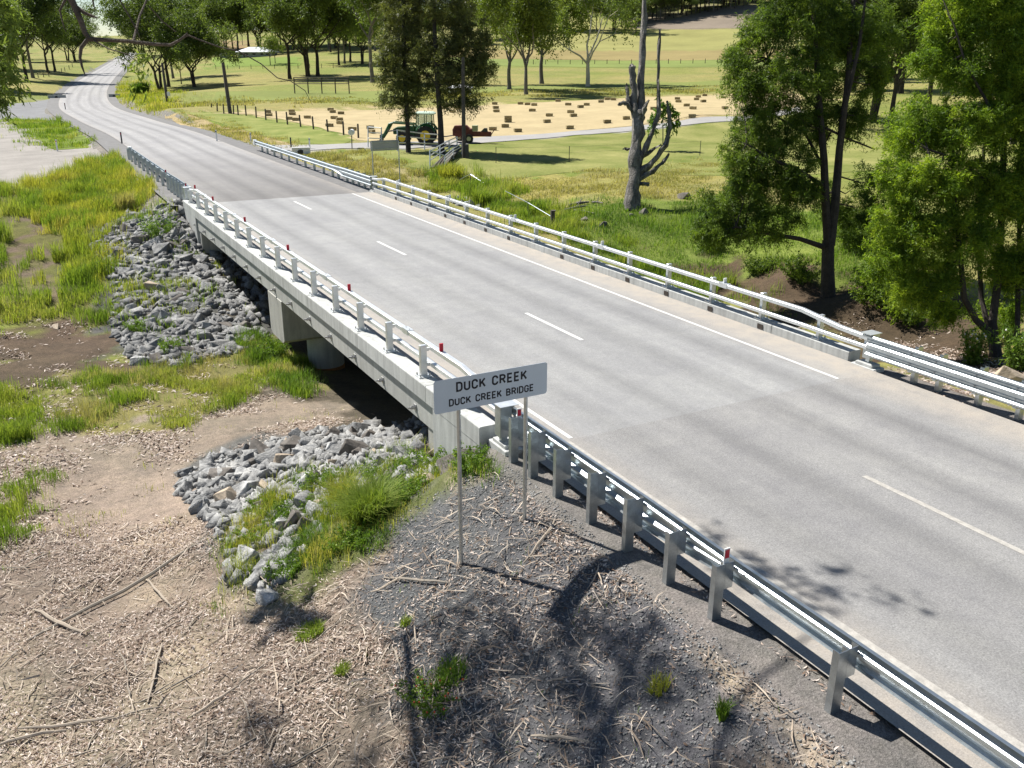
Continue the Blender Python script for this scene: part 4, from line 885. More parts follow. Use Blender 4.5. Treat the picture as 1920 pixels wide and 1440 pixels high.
def leafy(name, u, v, h, r, ns, nl, L, W, mat, label, flowers=None):
    q = g1(u, v); t = thing(name, label, 'plant', tuple(q)); st = MB(); C = []; fl = MB()
    for k in range(ns):
        a = rng.uniform(0, 6.28); rr = r*math.sqrt(rng.random()); b = np.array(up((q[0]+rr*.4*math.cos(a), q[1]+rr*.4*math.sin(a)), -.02)); e = b+np.array([rr*.7*math.cos(a), rr*.7*math.sin(a), h*rng.uniform(.6, 1.1)]); st.tube([tuple(b), tuple((b+e)/2+[0, 0, h*.08]), tuple(e)], [h*.012+.002, h*.009, h*.004], 4)
        C += [b+(e-b)*f for f in (.25, .5, .75, 1)]
        if flowers and rng.random() < flowers[1]: fl.tube([tuple(e-[0, 0, flowers[2]]), tuple(e), tuple(e+[0, 0, flowers[2]])], [flowers[2]*.4, flowers[2], flowers[2]*.5], 6)
    C = np.array(C); V, Q = tufts(C, h*.16+.03, nl, L, W, int(u), .2, 7); link('leaves', toned('leaves', V-q, Q), M[mat], t)
    s_ = st.build('stems', M['weed'], t); s_['kind'] = 'stuff'
    if fl.v: f_ = fl.build('flowers', flowers[0], t); f_['kind'] = 'stuff'
    return t
# ------------------------------------------------------------------ trees
def tree_skel(mb, p, d, L, r0, lev, maxlev, tips, rr, bend=.25, up_=.15, nsub=3):
    n = 4; P = [Vector(p)]; R = [r0]; v = Vector(d).normalized()
    for k in range(n):
        v = (v+Vector((rr.gauss(0, bend), rr.gauss(0, bend), rr.gauss(0, bend*.6)+up_))).normalized(); P.append(P[-1]+v*(L/n)); R.append(r0*(1-.6*(k+1)/n))
    mb.tube(P, R, 7 if lev < 2 else 5)
    if lev >= maxlev-1: tips += [P[2], P[3], P[4]]
    if lev < maxlev:
        for k in range(nsub):
            i = rr.choice((2, 3, 4)) if k else 4; a = rr.uniform(0, 6.28); q = v.orthogonal().normalized(); q.rotate(Matrix.Rotation(a, 3, v))
            tree_skel(mb, P[i], (v*.75+q*rr.uniform(.6, 1.0)), L*rr.uniform(.5, .72), R[i]*.75, lev+1, maxlev, tips, rr, bend, up_, nsub)
def gum(seed, Ht, fork, r0, barkmat, leafm, tr=1.1, nl=60, ll=.34, lw=.13, levels=3, limbs=5, lean=0, multi=1):
    rr = random.Random(seed); mb = MB(); tips = []
    for k in range(multi):
        a = rr.uniform(0, 6.28); d = Vector((math.cos(a), math.sin(a), 0))*(.0 if multi == 1 else .12)+Vector((lean, 0, 1))
        P = [Vector((0, 0, -.4))+d*0+Vector((math.cos(a), math.sin(a), 0))*(.0 if multi == 1 else r0*.8)]; R = [r0*1.35]; n = 5
        for i in range(n): P.append(P[-1]+(d.normalized()+Vector((rr.gauss(0, .05), rr.gauss(0, .05), 0))).normalized()*(fork*Ht/n)); R.append(r0*(1-.38*(i+1)/n))
        mb.tube(P, R, 9)
        for j in range(limbs):
            a = j*6.28/limbs+rr.uniform(-.5, .5); e = rr.uniform(.45, 1.1)
            tree_skel(mb, P[-1 if j % 3 else -2], (math.cos(a), math.sin(a), 1/e*.8), Ht*(1-fork)*rr.uniform(.40, .55), R[-1]*.7, 1, levels, tips, rr)
    tm = mb.mesh('trunk', True); tm.materials.append(barkmat); C = np.array([tuple(t) for t in tips]); rr2 = np.random.default_rng(seed)
    C = C+rr2.normal(size=C.shape)*.35
    V, Q = tufts(C, tr*rr2.uniform(.6, 1.25, len(C)), nl, ll, lw, seed, .35); cm = toned('crown', V, Q); cm.materials.append(leafm)
    return tm, cm
leafy('flowering_weed', 805, 1312, .22, .45, 40, 12, .05, .018, 'weed', 'low green plant with red flowers at the bottom of the slope', (M['flower_red'], .5, .016))
leafy('flowering_weed', 1825, 684, 1.0, .4, 26, 14, .13, .035, 'weed', 'leafy weed with white flowers behind the right guardrail', (M['flower_white'], .6, .03))
leafy('flowering_weed', 1908, 694, 1.1, .5, 30, 14, .14, .035, 'weed', 'leafy weed with white flowers beside the cream boulder', (M['flower_white'], .5, .03))
for u, v, h, r_, l in ((600, 915, .34, .5, 'leafy weed on the upper middle of the near rocks'), (655, 1020, .28, .45, 'leafy weed in front of the big tussock'), (760, 930, .34, .45, 'leafy weed right of the big tussock'), (500, 960, .28, .4, 'leafy weed above the left end of the near weeds'), (480, 1010, .25, .4, 'leafy weed on the left of the near rocks'), (560, 960, .26, .45, 'leafy weed in the middle of the near rocks'), (720, 895, .30, .5, 'leafy weed right of the near rocks'), (800, 880, .32, .5, 'leafy weed beside the left sign post'), (880, 872, .28, .4, 'leafy weed below the concrete pedestal'), (540, 1075, .2, .4, 'leafy weed at the foot of the near rocks'), (515, 668, .6, .6, 'leafy weed beside the pier on the creek flat'), (320, 660, .4, .5, 'leafy weed between the dark boulders'), (255, 625, .4, .4, 'leafy weed at the left of the far heap'), (300, 440, .8, .9, 'olive bush growing on the far heap of rocks')):
    leafy('weed', u, v, h, r_, 34, 12, .04+h*.10, .014+h*.03, 'weed', l)
GV = {}
GV['a'] = gum(1, 21, .30, .33, M['bark_dark'], M['leaf_gum'], 2.0, 120, .46, .17)
GV['b'] = gum(2, 23, .26, .36, M['bark_dark'], M['leaf_gum'], 2.1, 115, .48, .18, 3, 6)
GV['c'] = gum(3, 18, .38, .27, M['bark_grey'], M['leaf_gum'], 1.8, 110, .44, .16)
GV['d'] = gum(4, 20, .22, .30, M['bark_dark'], M['leaf_gum'], 2.0, 100, .46, .17, 3, 4, 0, 2)
GV['l'] = gum(5, 17, .28, .30, M['bark_grey'], M['leaf_gum_light'], 1.8, 120, .40, .15, 3, 6)
GV['w'] = gum(6, 20, .22, .36, M['bark_pale'], M['leaf_gum'], 1.5, 75, .42, .15, 3, 4)
GV['s'] = gum(7, 9, .3, .12, M['bark_grey'], M['leaf_gum_light'], .8, 50, .3, .12, 2, 5)
used = {}
def plant_tree(u, v, Ht, k, label, group=None, pos=None, name='gum_tree'):
    p = g1(u, v) if pos is None else pos; t = thing(name, label, 'tree', tuple(p), random.uniform(0, 6.28), group)
    base = {'a': 21, 'b': 23, 'c': 18, 'd': 20, 'l': 17, 'w': 20, 's': 9}[k]; s = Ht/base*1.25
    for nm, me in zip(('trunk', 'crown'), GV[k]):
        o = link(nm, me, None, t); o.scale = (s, s, s)
    return t
for u, v, h, k, l in ((8, 166, 17, 'c', 'gum tree nearest the left edge, beyond the side road'), (50, 151, 20, 'a', 'dark trunked gum left of the small white sign beyond the road'), (62, 146, 21, 'c', 'second of the paired gums left of the far road'), (90, 137, 20, 'b', 'gum with a slanting trunk beside the far left fence'), (103, 134, 19, 'a', 'straight gum next to the slanting one left of the far road'), (142, 116, 21, 'd', 'gum standing alone in the bright grass left of the far road'), (26, 128, 18, 'b', 'gum behind the left edge trees'),
    (203, 99, 15, 'd', 'bushy tree where the far road disappears'), (268, 108, 22, 'b', 'tall gum right of the far end of the road'), (302, 170, 18, 'd', 'large dark gum with spreading limbs beside the round bush'), (316, 163, 19, 'a', 'gum just behind the large dark gum inside the bend'), (366, 163, 15, 'd', 'forked gum between the bend and the leaning pole'), (325, 147, 17, 'c', 'slim gum behind the forked gum'), (340, 158, 9, 's', 'thin sapling between the gums inside the bend'),
    (412, 95, 19, 'a', 'tall gum left of the water tank'), (422, 97, 20, 'c', 'gum on the slope behind the water tank'), (437, 92, 18, 'b', 'gum beside the farmhouse'), (486, 88, 17, 'd', 'gum rising behind the farmhouse roof'), (507, 122, 9, 's', 'small thin tree in front of the farmhouse'), (516, 119, 9, 's', 'small tree right of the farmhouse'),
    (544, 148, 21, 'a', 'gum left of the steel frame'), (580, 143, 23, 'd', 'big many stemmed gum behind the steel frame'), (596, 143, 24, 'b', 'thick gum just right of the many stemmed gum'), (699, 155, 23, 'c', 'grey trunked gum right of the steel frame'), (636, 122, 18, 'a', 'left one of the three far trunks behind the steel frame'), (646, 119, 18, 'c', 'middle one of the three far trunks behind the steel frame'), (657, 115, 19, 'b', 'right one of the three far trunks behind the steel frame'), (678, 120, 18, 'd', 'gum half hidden by the grey trunked gum'),
    (955, 168, 17, 'l', 'light green gum with a thick pale trunk behind the hay field'), (987, 177, 15, 'l', 'light green gum with a dark slim trunk at the hay field edge'), (1016, 157, 20, 'l', 'light green gum with a leaning trunk behind the hay field'), (1102, 163, 20, 'w', 'gum with white forked limbs and a dark base behind the hay field')):
    plant_tree(u, v, h, k, l)
for i, (u, v) in enumerate(((960, 66), (990, 62), (1012, 60), (1040, 58), (1062, 57), (1090, 60), (1118, 60), (1150, 58), (1172, 62), (1192, 64), (905, 74), (930, 72), (870, 82), (720, 92), (750, 92), (790, 90), (830, 86), (620, 98), (560, 88), (520, 84), (380, 98), (350, 100), (455, 84))):
    plant_tree(u, v, random.uniform(14, 20), 'abcd'[i % 4], 'gum in the distant tree line across the paddocks', 'distant tree line')
for i in range(40):
    f = i/39; q = g1(1165+f*300, 50-f*44); q = q+np.array([CF[0], CF[1], 0])*random.uniform(15, 70); plant_tree(0, 0, random.uniform(15, 20), 'acbd'[i % 4], 'gum in the wood along the top of the brown hillside', 'wood on the hillside', np.array(up(q)))
for i in range(34):
    f = i/33; u = 1165+f*270; v = 50-f*44-random.uniform(0, 6); plant_tree(u, v, random.uniform(13, 18), 'acbd'[i % 4], 'gum in the wood along the top of the brown hillside', 'wood on the hillside')
for i in range(24):
    plant_tree(255+i*21+random.uniform(-8, 8), random.uniform(84, 97), random.uniform(21, 27), 'acbd'[i % 4], 'gum in the dense trees behind the far road', 'trees behind the far road')
for i in range(14):
    plant_tree(random.uniform(-60, 150), random.uniform(98, 118), random.uniform(18, 24), 'acbd'[i % 4], 'gum in the dense trees beyond the left paddock', 'trees beyond the left paddock')
for u, v, h, k, l in ((1600, 170, 19, 'b', 'tall dense tree between the two right hand trees, far behind'), (1690, 175, 19, 'd', 'dark tall tree behind the top of the bright green tree'), (1632, 228, 16, 'd', 'dark tree on the lawn behind the feathery trees'), (1668, 240, 14, 'a', 'dark forked tree just behind the bright green tree'), (1740, 205, 16, 'b', 'dense tree behind the bright green tree'), (1850, 200, 17, 'b', 'dense tree at the upper right corner, behind'), (1560, 150, 17, 'd', 'dark tree behind the top of the feathery tree'), (1900, 270, 14, 'a', 'tree behind the right edge of the bright green tree')):
    plant_tree(u, v, h, k, l)
TK = .68
def limbs(mb, paths, D):
    for P in paths:
        pts = [at_d(u, v, D+(q[0] if q else 0)) for u, v, r, *q in P]; mb.tube(pts, [TK*r/FPX*D for _, _, r, *q in P], 8)
def blob_crown(blobs, D, ntuft, trad, nl, L, W, mat, seed, spread=.9, droop=.3):
    r = np.random.default_rng(seed); A = np.array([b[2]*b[3] for b in blobs], float); cnt = np.maximum(1, (A/A.sum()*ntuft).astype(int)); C = []
    for b, n in zip(blobs, cnt):
        d0 = b[4] if len(b) > 4 else 0
        x = unit(r.normal(size=(n, 3)))*(r.random((n, 1))**.38)
        for q in x: C.append(at_d(b[0]+q[0]*b[2], b[1]+q[1]*b[3], D+d0+q[2]*spread*(b[2]+b[3])/2/FPX*D))
    C = np.array(C); return C, tufts(C, trad*r.uniform(.6, 1.3, len(C)), nl, L, W, seed, droop, 12, nl > 150)
def twigs_to(mb, C, skel, r, n, seed):
    rr = np.random.default_rng(seed); S_ = np.array(skel)
    for c in C[rr.choice(len(C), min(n, len(C)), False)]:
        d = S_-c; k = np.argmin(np.linalg.norm(d, axis=1)+np.where(S_[:, 2] > c[2]+.5, 3, 0)); a = S_[k]; m = (a+c)/2+np.array([0, 0, -.15])+rr.normal(size=3)*.15
        mb.tube([a, m, c], [r, r*.6, r*.2], 5)
def big_tree(name, label, u, v, paths, blobs, ntuft, trad, nl, L, W, mat, seed, bark='bark_dark', ntw=120, twr=.035, spread=.9, droop=.3):
    p = g1(u, v); D = float((p-CAM)@CF); t = thing(name, label, 'tree', tuple(p)); mb = MB(); limbs(mb, paths, D)
    sk = []
    for P in paths:
        pts = [at_d(q[0], q[1], D+(q[3] if len(q) > 3 else 0)) for q in P]
        for a, b in zip(pts[:-1], pts[1:]): sk += [a+(b-a)*f for f in (0, .25, .5, .75, 1)]
    C, (V, Q) = blob_crown(blobs, D, ntuft, trad, nl, L, W, mat, seed, spread, droop)
    twigs_to(mb, C, sk, twr, ntw, seed)
    mb.build('trunk', M[bark], t, True); link('crown', toned('crown', V-p, Q), M[mat], t); return t
big_tree('feathery_tree', 'tall dark trunked feathery tree behind the right rail', 1553, 556,
  [[(1553, 560, 20), (1552, 500, 17), (1553, 450, 16)], [(1553, 455, 13), (1548, 380, 11), (1545, 300, 10), (1535, 180, 8), (1528, 60, 6), (1520, -60, 4)], [(1556, 460, 14), (1566, 380, 12), (1574, 280, 10, .3), (1590, 150, 8, .4), (1600, 0, 6, .5), (1606, -80, 4, .5)], [(1570, 300, 7), (1585, 200, 6, -.4), (1612, 80, 4.5, -.6), (1625, -20, 3, -.6)], [(1550, 465, 8), (1500, 448, 6, -.5), (1440, 438, 5, -1), (1380, 425, 3, -1.4)], [(1546, 350, 6), (1500, 320, 5, -.4), (1450, 300, 4, -.8), (1400, 270, 2, -1)], [(1546, 320, 5), (1510, 250, 4, .5), (1450, 215, 3, 1)], [(1540, 210, 5), (1490, 160, 4, .3), (1440, 110, 2.5, .6)], [(1548, 240, 4), (1590, 260, 3, .8), (1640, 280, 2, 1.2)]],
  [(1490, 40, 95, 60), (1430, 55, 50, 50, .8), (1410, 160, 50, 62), (1490, 140, 70, 60, -.5), (1450, 245, 80, 58), (1395, 300, 52, 50, -.6), (1370, 375, 62, 42, -.8), (1440, 350, 70, 48, .4), (1345, 425, 46, 30, -1), (1430, 420, 70, 34, -.9), (1510, 330, 45, 55, -.6), (1590, 40, 70, 55, .5), (1625, 130, 45, 60, .8), (1600, 230, 40, 45, 1.0), (1620, 420, 45, 45, 1.3), (1530, 220, 50, 50, .8), (1500, -40, 110, 40), (1330, 440, 36, 24, -1.2), (1385, 120, 30, 50), (1560, 120, 50, 60, 1.2), (1560, 380, 30, 40, 1.5), (1640, 350, 40, 50, 1.6), (1650, 60, 40, 60, 1.5)],
  820, .50, 290, .155, .035, 'leaf_near', 301, droop=.5)
big_tree('bright_tree', 'bright green multi stemmed tree at the right edge', 1865, 668,
  [[(1868, 672, 17), (1862, 630, 15), (1858, 600, 14)], [(1862, 630, 11), (1830, 600, 9, -.3), (1808, 560, 8, -.5), (1800, 480, 7, -.6), (1790, 380, 6, -.5), (1785, 250, 4, -.4)], [(1860, 610, 11), (1872, 520, 10), (1878, 400, 9), (1882, 280, 8), (1880, 150, 6), (1885, 0, 4), (1885, -80, 3)], [(1855, 620, 8), (1840, 560, 7, .4), (1835, 470, 6, .6), (1840, 360, 5, .8), (1850, 200, 3, .8)], [(1878, 400, 6), (1850, 340, 5, -.5), (1800, 300, 4, -.9), (1740, 280, 2.5, -1)], [(1882, 260, 5), (1850, 190, 4, -.5), (1810, 120, 3, -.7), (1790, 50, 2, -.7)], [(1905, 690, 8), (1908, 600, 7), (1910, 480, 6), (1915, 300, 5), (1920, 100, 4)], [(1800, 470, 4), (1750, 450, 3, -.4), (1700, 440, 2, -.6)]],
  [(1780, 55, 62, 52), (1860, 20, 75, 50), (1755, 120, 46, 42, -.4), (1830, 130, 80, 52), (1740, 230, 60, 55, -.2), (1820, 240, 70, 58, -.6), (1905, 180, 60, 85), (1700, 330, 52, 42, -.6), (1770, 340, 68, 52, -.8), (1850, 360, 66, 60, -.5), (1680, 400, 46, 36, -.5), (1740, 430, 60, 46, -.7), (1820, 450, 62, 46, -.9), (1910, 350, 50, 80, -.4), (1690, 480, 46, 38, -.5), (1660, 450, 28, 32), (1770, 520, 52, 40, -.4), (1715, 545, 44, 34, -.2), (1900, 500, 50, 60), (1775, 585, 40, 24), (1960, 250, 60, 160), (1960, 480, 50, 120), (1830, -40, 110, 40), (1880, 590, 44, 34, 1.0), (1640, 500, 26, 26, .6), (1690, 250, 36, 40, .6), (1900, 60, 60, 60)],
  1100, .43, 270, .135, .032, 'leaf_bright', 302, twr=.024, droop=.45)
big_tree('she_oak', 'left of two dark she oaks in front of the tractor', 766, 286,
  [[(766, 290, 8), (764, 230, 6.5), (760, 150, 6), (757, 60, 5), (755, -60, 4)], [(760, 170, 3), (735, 150, 2)], [(758, 100, 3), (790, 70, 2)]],
  [(760, 20, 50, 55), (735, 90, 38, 45), (775, 90, 45, 50), (738, 150, 34, 30), (775, 160, 40, 36), (738, 190, 28, 16), (775, 205, 24, 16), (760, -50, 55, 40)],
  300, .70, 160, .26, .06, 'leaf_dark', 303, ntw=70, twr=.03)
big_tree('she_oak', 'right of two dark she oaks, beside the power pole', 826, 289,
  [[(828, 293, 10), (826, 230, 8), (820, 150, 7), (815, 60, 6), (812, -60, 5)], [(820, 120, 4), (850, 95, 3), (880, 80, 2)], [(822, 160, 3), (800, 140, 2)]],
  [(835, 10, 60, 50), (880, 60, 42, 45), (825, 90, 50, 50), (895, 130, 36, 40), (850, 150, 50, 38), (890, 185, 30, 20), (840, 190, 30, 18), (905, 110, 26, 40), (820, -50, 60, 40)],
  330, .70, 160, .26, .06, 'leaf_dark', 304, ntw=80, twr=.03)
dp = g1(1185, 392); D = float((dp-CAM)@CF); dt = thing('dead_tree', 'dead grey tree with bare broken spars in the paddock', 'tree', tuple(dp))
drr = random.Random(12)
def dpart(name, P):
    mb = MB(); pts = [at_d(u, v, D+(q[0] if q else 0)) for u, v, r, *q in P]; rs = [.66*r/FPX*D for _, _, r, *q in P]; A = []; R = []
    for k in range(len(pts)-1):
        for f in (0, .34, .67):
            rr = rs[k]+(rs[k+1]-rs[k])*f; A.append(pts[k]+(pts[k+1]-pts[k])*f+np.array([drr.gauss(0, 1) for _ in range(3)])*rr*(.12 if k or f else 0)); R.append(rr*(1+drr.gauss(0, .09)))
    A.append(pts[-1]); R.append(rs[-1]); mb.tube(A, R, 12)
    mb.v = [tuple(np.array(v)+np.array([drr.gauss(0, 1) for _ in range(3)])*.03) for v in mb.v]
    mb.build(name, M['dead_wood'], dt, True)
dpart('trunk', [(1184, 398, 24), (1185, 385, 21), (1188, 340, 19), (1191, 300, 18.5), (1195, 250, 18), (1197, 218, 17), (1197, 205, 13)])
for P in ([(1192, 220, 10), (1188, 180, 9), (1186, 150, 9), (1185, 126, 8.5), (1183, 121, 3)], [(1200, 225, 12), (1201, 180, 10, .2), (1204, 100, 8.5, .2), (1208, 0, 7, .2), (1211, -70, 4, .2)], [(1190, 222, 6), (1179, 190, 5.5), (1176, 172, 4), (1175, 157, 1)], [(1199, 235, 7), (1208, 205, 6.5, -.3), (1216, 188, 1.5, -.4)], [(1190, 212, 6), (1176, 196, 5.5, -.2), (1165, 193, 4.5, -.2), (1160, 197, 2.5, -.2)], [(1198, 312, 8), (1212, 275, 6.5, -.3), (1224, 245, 5.8, -.4), (1236, 212, 5.2, -.4), (1234, 150, 4.4, -.4), (1236, 85, 3.2, -.4), (1237, 55, 2, -.4)],
    [(1198, 326, 9), (1225, 302, 7.5, -.4), (1247, 272, 6.6, -.5), (1256, 240, 5.6, -.5), (1253, 205, 4.4, -.5), (1251, 190, 2.5, -.5)], [(1198, 336, 8), (1224, 322, 6, -.5), (1242, 305, 4.5, -.6), (1254, 288, .8, -.6)], [(1198, 344, 5), (1214, 345, 4.4, -.3), (1217, 346, 4, -.3)], [(1200, 296, 5), (1222, 282, 3.6, .3), (1240, 271, 2.4, .4)], [(1182, 280, 3), (1172, 279, 2.2), (1168, 279, .7)]): dpart('limb', P)
sp = g1(1243, 284); Ds = float((sp-CAM)@CF); st_ = thing('sapling', 'small broad leaved sapling seen past the dead tree', 'tree', tuple(sp))
mb = MB(); mb.tube([at_d(1243, 287, Ds), at_d(1243, 240, Ds), at_d(1243, 190, Ds)], [.05, .04, .02], 6); mb.build('trunk', M['bark_grey'], st_)
C, (V, Q) = blob_crown([(1226, 225, 12, 14), (1262, 222, 16, 20), (1244, 205, 20, 16), (1243, 190, 12, 12), (1252, 238, 14, 10), (1230, 240, 8, 8)], Ds, 46, .38, 26, .34, .13, 'leaf_broad', 305, .9, .8)
link('crown', toned('crown', V-sp, Q), M['leaf_broad'], st_)
plant_tree(0, 0, 9, 'c', 'tree just outside the left edge shading the creek bank', None, np.array(up((-19.5, 33))))
for u, v, h, r_, l in ((1640, 560, 1.0, 1.0, 'dark shrub on the creek bank behind the feathery tree trunk'), (1500, 520, .7, .9, 'low shrub left of the feathery tree trunk'), (1420, 510, .6, .8, 'ferny shrub at the top of the bare bank'), (1700, 600, .9, 1.0, 'shrub in the shade below the bright green tree'), (1610, 470, 1.2, 1.1, 'shrub in the sun between the two right hand trees'), (1330, 470, .7, .9, 'leafy clump on the right bank below the boulder')):
    leafy('shrub', u, v, h, r_, 46, 16, .05+h*.09, .02+h*.03, 'leaf_near', l)
# the gum whose branch hangs into the view: it stands left of the camera's view and shades the foreground
tb = up((-17.2, 1.5)); ov = thing('gum_tree', 'gum whose bare twisted branch hangs into the top left corner', 'tree', tb)
mb = MB(); DD = 14.0
mb.tube([(tb[0], tb[1], tb[2]-.4), (-17.0, 1.3, 1), (-16.6, .9, 5), (-15.8, .6, 9), (-15, .3, 12)], [.42, .34, .3, .26, .2], 12)
J = at_d(128, -14, DD)
mb.tube([(-15.9, .6, 8.6), (-14.9, 1.0, 9.5), (-14.2, .2, 9.9), (-13.3, -.7, 9.2), (-12.4, .0, 9.1), tuple(J)], [.11, .10, .085, .08, .07, .062], 9)
def dpath(P, n=7): mb.tube([at_d(u, v, DD+(q[0] if q else 0)) for u, v, r, *q in P], [.72*r/FPX*DD for _, _, r, *q in P], n)
dpath([(128, -14, 10), (140, 12, 8.5), (152, 40, 7.5), (160, 62, 7), (168, 73, 6.5), (200, 75, 5.2), (240, 77, 4.8), (290, 83, 4.4), (320, 84, 4), (338, 74, 3.2), (352, 62, 2.6)]); dpath([(166, 72, 5.5), (152, 90, 5), (150, 108, 4), (154, 125, 3), (160, 142, 1)]); dpath([(138, 8, 4), (158, 24, 5), (172, 30, 4), (184, 34, 1)]); dpath([(250, 78, 3.5), (262, 30, 3, .3), (275, 0, 2.5, .5), (282, -30, 2.5, .6)]); dpath([(320, 84, 3, 0), (352, 66, 2.4, .2), (375, 75, 2, .3), (410, 88, 1.8, .4), (448, 96, 1.6, .5), (490, 120, 1.5, .5), (520, 146, 1.4, .5), (545, 152, 1.2, .5), (572, 170, 1, .5), (586, 197, .5, .5)]); dpath([(126, -8, 4), (112, 20, 2.5), (120, 50, 1.5), (124, 60, .7)]); dpath([(172, 74, 2), (205, 92, 1.6, -.2), (240, 102, 1.3, -.3), (262, 120, .8, -.3)]); dpath([(225, 0, 2), (245, 35, 2), (258, 60, 1.6), (262, 70, 1)])
dpath([(280, 12, 2, .5), (305, 40, 1.6, .6), (330, 60, 1.2, .6)]); dpath([(172, -10, 3), (176, 10, 2), (178, 20, .8)])
for q in ((-10.5, -1.5, 10.5), (-7.5, -.5, 10.8), (-9, 1.5, 11.5), (-12.5, -2, 11)): mb.tube([(-15.2, .4, 11.5), ((-15.2+q[0])/2, (.4+q[1])/2, 12.2), q], [.12, .08, .03], 6)
mb.build('trunk', M['bark_brown'], ov, True)
r = np.random.default_rng(55); C = []
def cl(c, s, n): C.extend((np.array(c)+r.normal(size=(n, 3))*np.array(s)).tolist())
for u, v, s, n in ((1000, 1400, .55, 16), (890, 1440, .5, 10), (1080, 1300, .5, 14), (1180, 1330, .3, 6), (920, 1290, .3, 7), (850, 1370, .35, 7), (1330, 1330, .4, 9), (1230, 1400, .45, 12), (1130, 1440, .45, 10), (720, 1430, .35, 6), (130, 1340, .25, 6), (60, 1430, .3, 6), (470, 1290, .22, 4), (430, 1370, .22, 4), (560, 1420, .3, 6), (1480, 1100, .3, 5), (1590, 1135, .3, 6), (1390, 1040, .2, 3), (1420, 1400, .4, 6), (780, 1300, .25, 4)):
    q = np.array(at_axis(u, v, 2, -.1 if u > 1300 else -1.3)); h = r.uniform(9.6, 11.4); cl(q-np.array(LD)*((h-q[2])/-LD[2])*1.0, (s, s, .35), n)
cl((-16, 1, 13), (2.2, 2, 1), 60)
for u, v, n in ((4, 20, 8), (-6, 80, 8), (4, 60, 4), (-14, 140, 6), (4, 130, 3), (0, 172, 3)):
    C += [at_d(u+r.normal()*14, v+r.normal()*14, 15.5+r.normal()*.4).tolist() for _ in range(n)]
for u, v, n in ((268, 122, 1),): C += [at_d(u+r.normal()*4, v+r.normal()*4, DD-.2).tolist() for _ in range(n)]
C = np.array(C); k = C[:, 2] < 8.0; V, Q = tufts(C, np.where(k, .28, .5)*r.uniform(.7, 1.2, len(C)), 90, .16, .034, 56, .9)
link('crown', toned('crown', V-np.array(tb), Q), M['leaf_gum'], ov)
# ------------------------------------------------------------------ the farm
def dep(p): return float((np.asarray(p)-CAM)@CF)
RZ = math.atan2(CR[1], CR[0])
M['green_paint'] = surf('green_tractor_paint', (.012, .075, .02), .5, 0, .15, 4, 40, 0); M['yellow_paint'] = surf('yellow_wheel_paint', (.70, .50, .02), .45, 0, .1, 4, 40, 0)
M['tyre'] = surf('tyre_rubber', (.03, .03, .03), .9, 0, .2, 6, 30, .3); M['pale_green'] = surf('pale_green_roof', (.45, .58, .48), .5, 0, .08, 4, 40, 0)
M['red_paint'] = surf('faded_red_paint', (.15, .038, .032), .6, 0, .25, 3, 30, .1); M['cream_paint'] = surf('faded_cream_paint', (.42, .42, .26), .6, 0, .15, 3, 30, 0)
M['dark_steel'] = surf('dark_steel', (.06, .06, .065), .6, .3, .2, 5, 40, 0)
def glassmat():
    m, n, out = newmat('cab_glass'); b = N(n, 'ShaderNodeBsdfPrincipled'); b.inputs['Base Color'].default_value = (.75, .82, .78, 1); b.inputs['Roughness'].default_value = .05; b.inputs['Transmission Weight'].default_value = .85; b.inputs['IOR'].default_value = 1.1
    n.links.new(b.outputs[0], out.inputs[0]); return m
M['glass'] = glassmat()
def part(mb, name, mat, parent, smooth=False, bevel=0): return link(name, mb.mesh(name, smooth, bevel), M[mat], parent)
def wheel(parent, x, y, r, w, rim, rr=.55, z=None):
    k = link('wheel', MB().tube([(0, -w/2, 0), (0, -w/2*.85, 0), (0, w/2*.85, 0), (0, w/2, 0)], [r*.88, r, r, r*.88], 24).mesh('wheel', True), M['tyre'], parent); k.location = (x, y, r if z is None else z)
    part(MB().tube([(0, -w/2-.012, 0), (0, -w/2+.05, 0)], [r*rr, r*rr], 20).tube([(0, -w/2-.05, 0), (0, -w/2, 0)], [r*.18, r*.2], 10).tube([(0, w/2-.05, 0), (0, w/2+.012, 0)], [r*rr]*2, 20), 'rim', rim, k)
    if r > .45:
        lg = MB()
        for i in range(18):
            a = i*math.pi/9; lg.box((math.cos(a)*(r+.012), 0, math.sin(a)*(r+.012)), (.06, w*.9, .035), 0, -a+math.pi/2, .0)
        lo = part(lg, 'tread', 'tyre', k); lo['kind'] = 'stuff'
p = g1(801, 270); tr = thing('tractor', 'green tractor with yellow wheels and a front loader behind the she oaks', 'tractor', tuple(p), RZ-.06)
for y in (-.72, .72): wheel(tr, 0, y, .74, .44, 'yellow_paint')
for y in (-.68, .68): wheel(tr, -1.95, y, .50, .34, 'yellow_paint')
part(MB().prism([(-2.75, .78), (-2.75, 1.22), (-2.5, 1.36), (-.8, 1.5), (-.8, .78)], 'y', -.36, .36), 'bonnet', 'green_paint', tr, False, .04)
part(MB().bb(-2.78, -2.74, -.26, .26, .82, 1.2), 'grille', 'dark_steel', tr)
part(MB().bb(-2.2, .3, -.3, .3, .5, .8), 'chassis', 'dark_steel', tr)
cb = part(MB().bb(-.85, .6, -.62, .62, .8, 1.12), 'cab', 'green_paint', tr, False, .03)
for x, y in ((-.82, -.6), (-.82, .6), (-.1, -.62), (-.1, .62), (.56, -.6), (.56, .6)): part(MB().tube([(x, y, 1.1), (x*.9+.0, y*.92, 2.4)], .035, 6), 'pillar', 'green_paint', cb)
part(MB().bb(-.76, .5, -.60, -.585, 1.13, 2.36), 'window', 'glass', cb); part(MB().bb(-.76, .5, .585, .60, 1.13, 2.36), 'window', 'glass', cb); part(MB().bb(-.8, -.785, -.55, .55, 1.5, 2.36), 'windscreen', 'glass', cb)
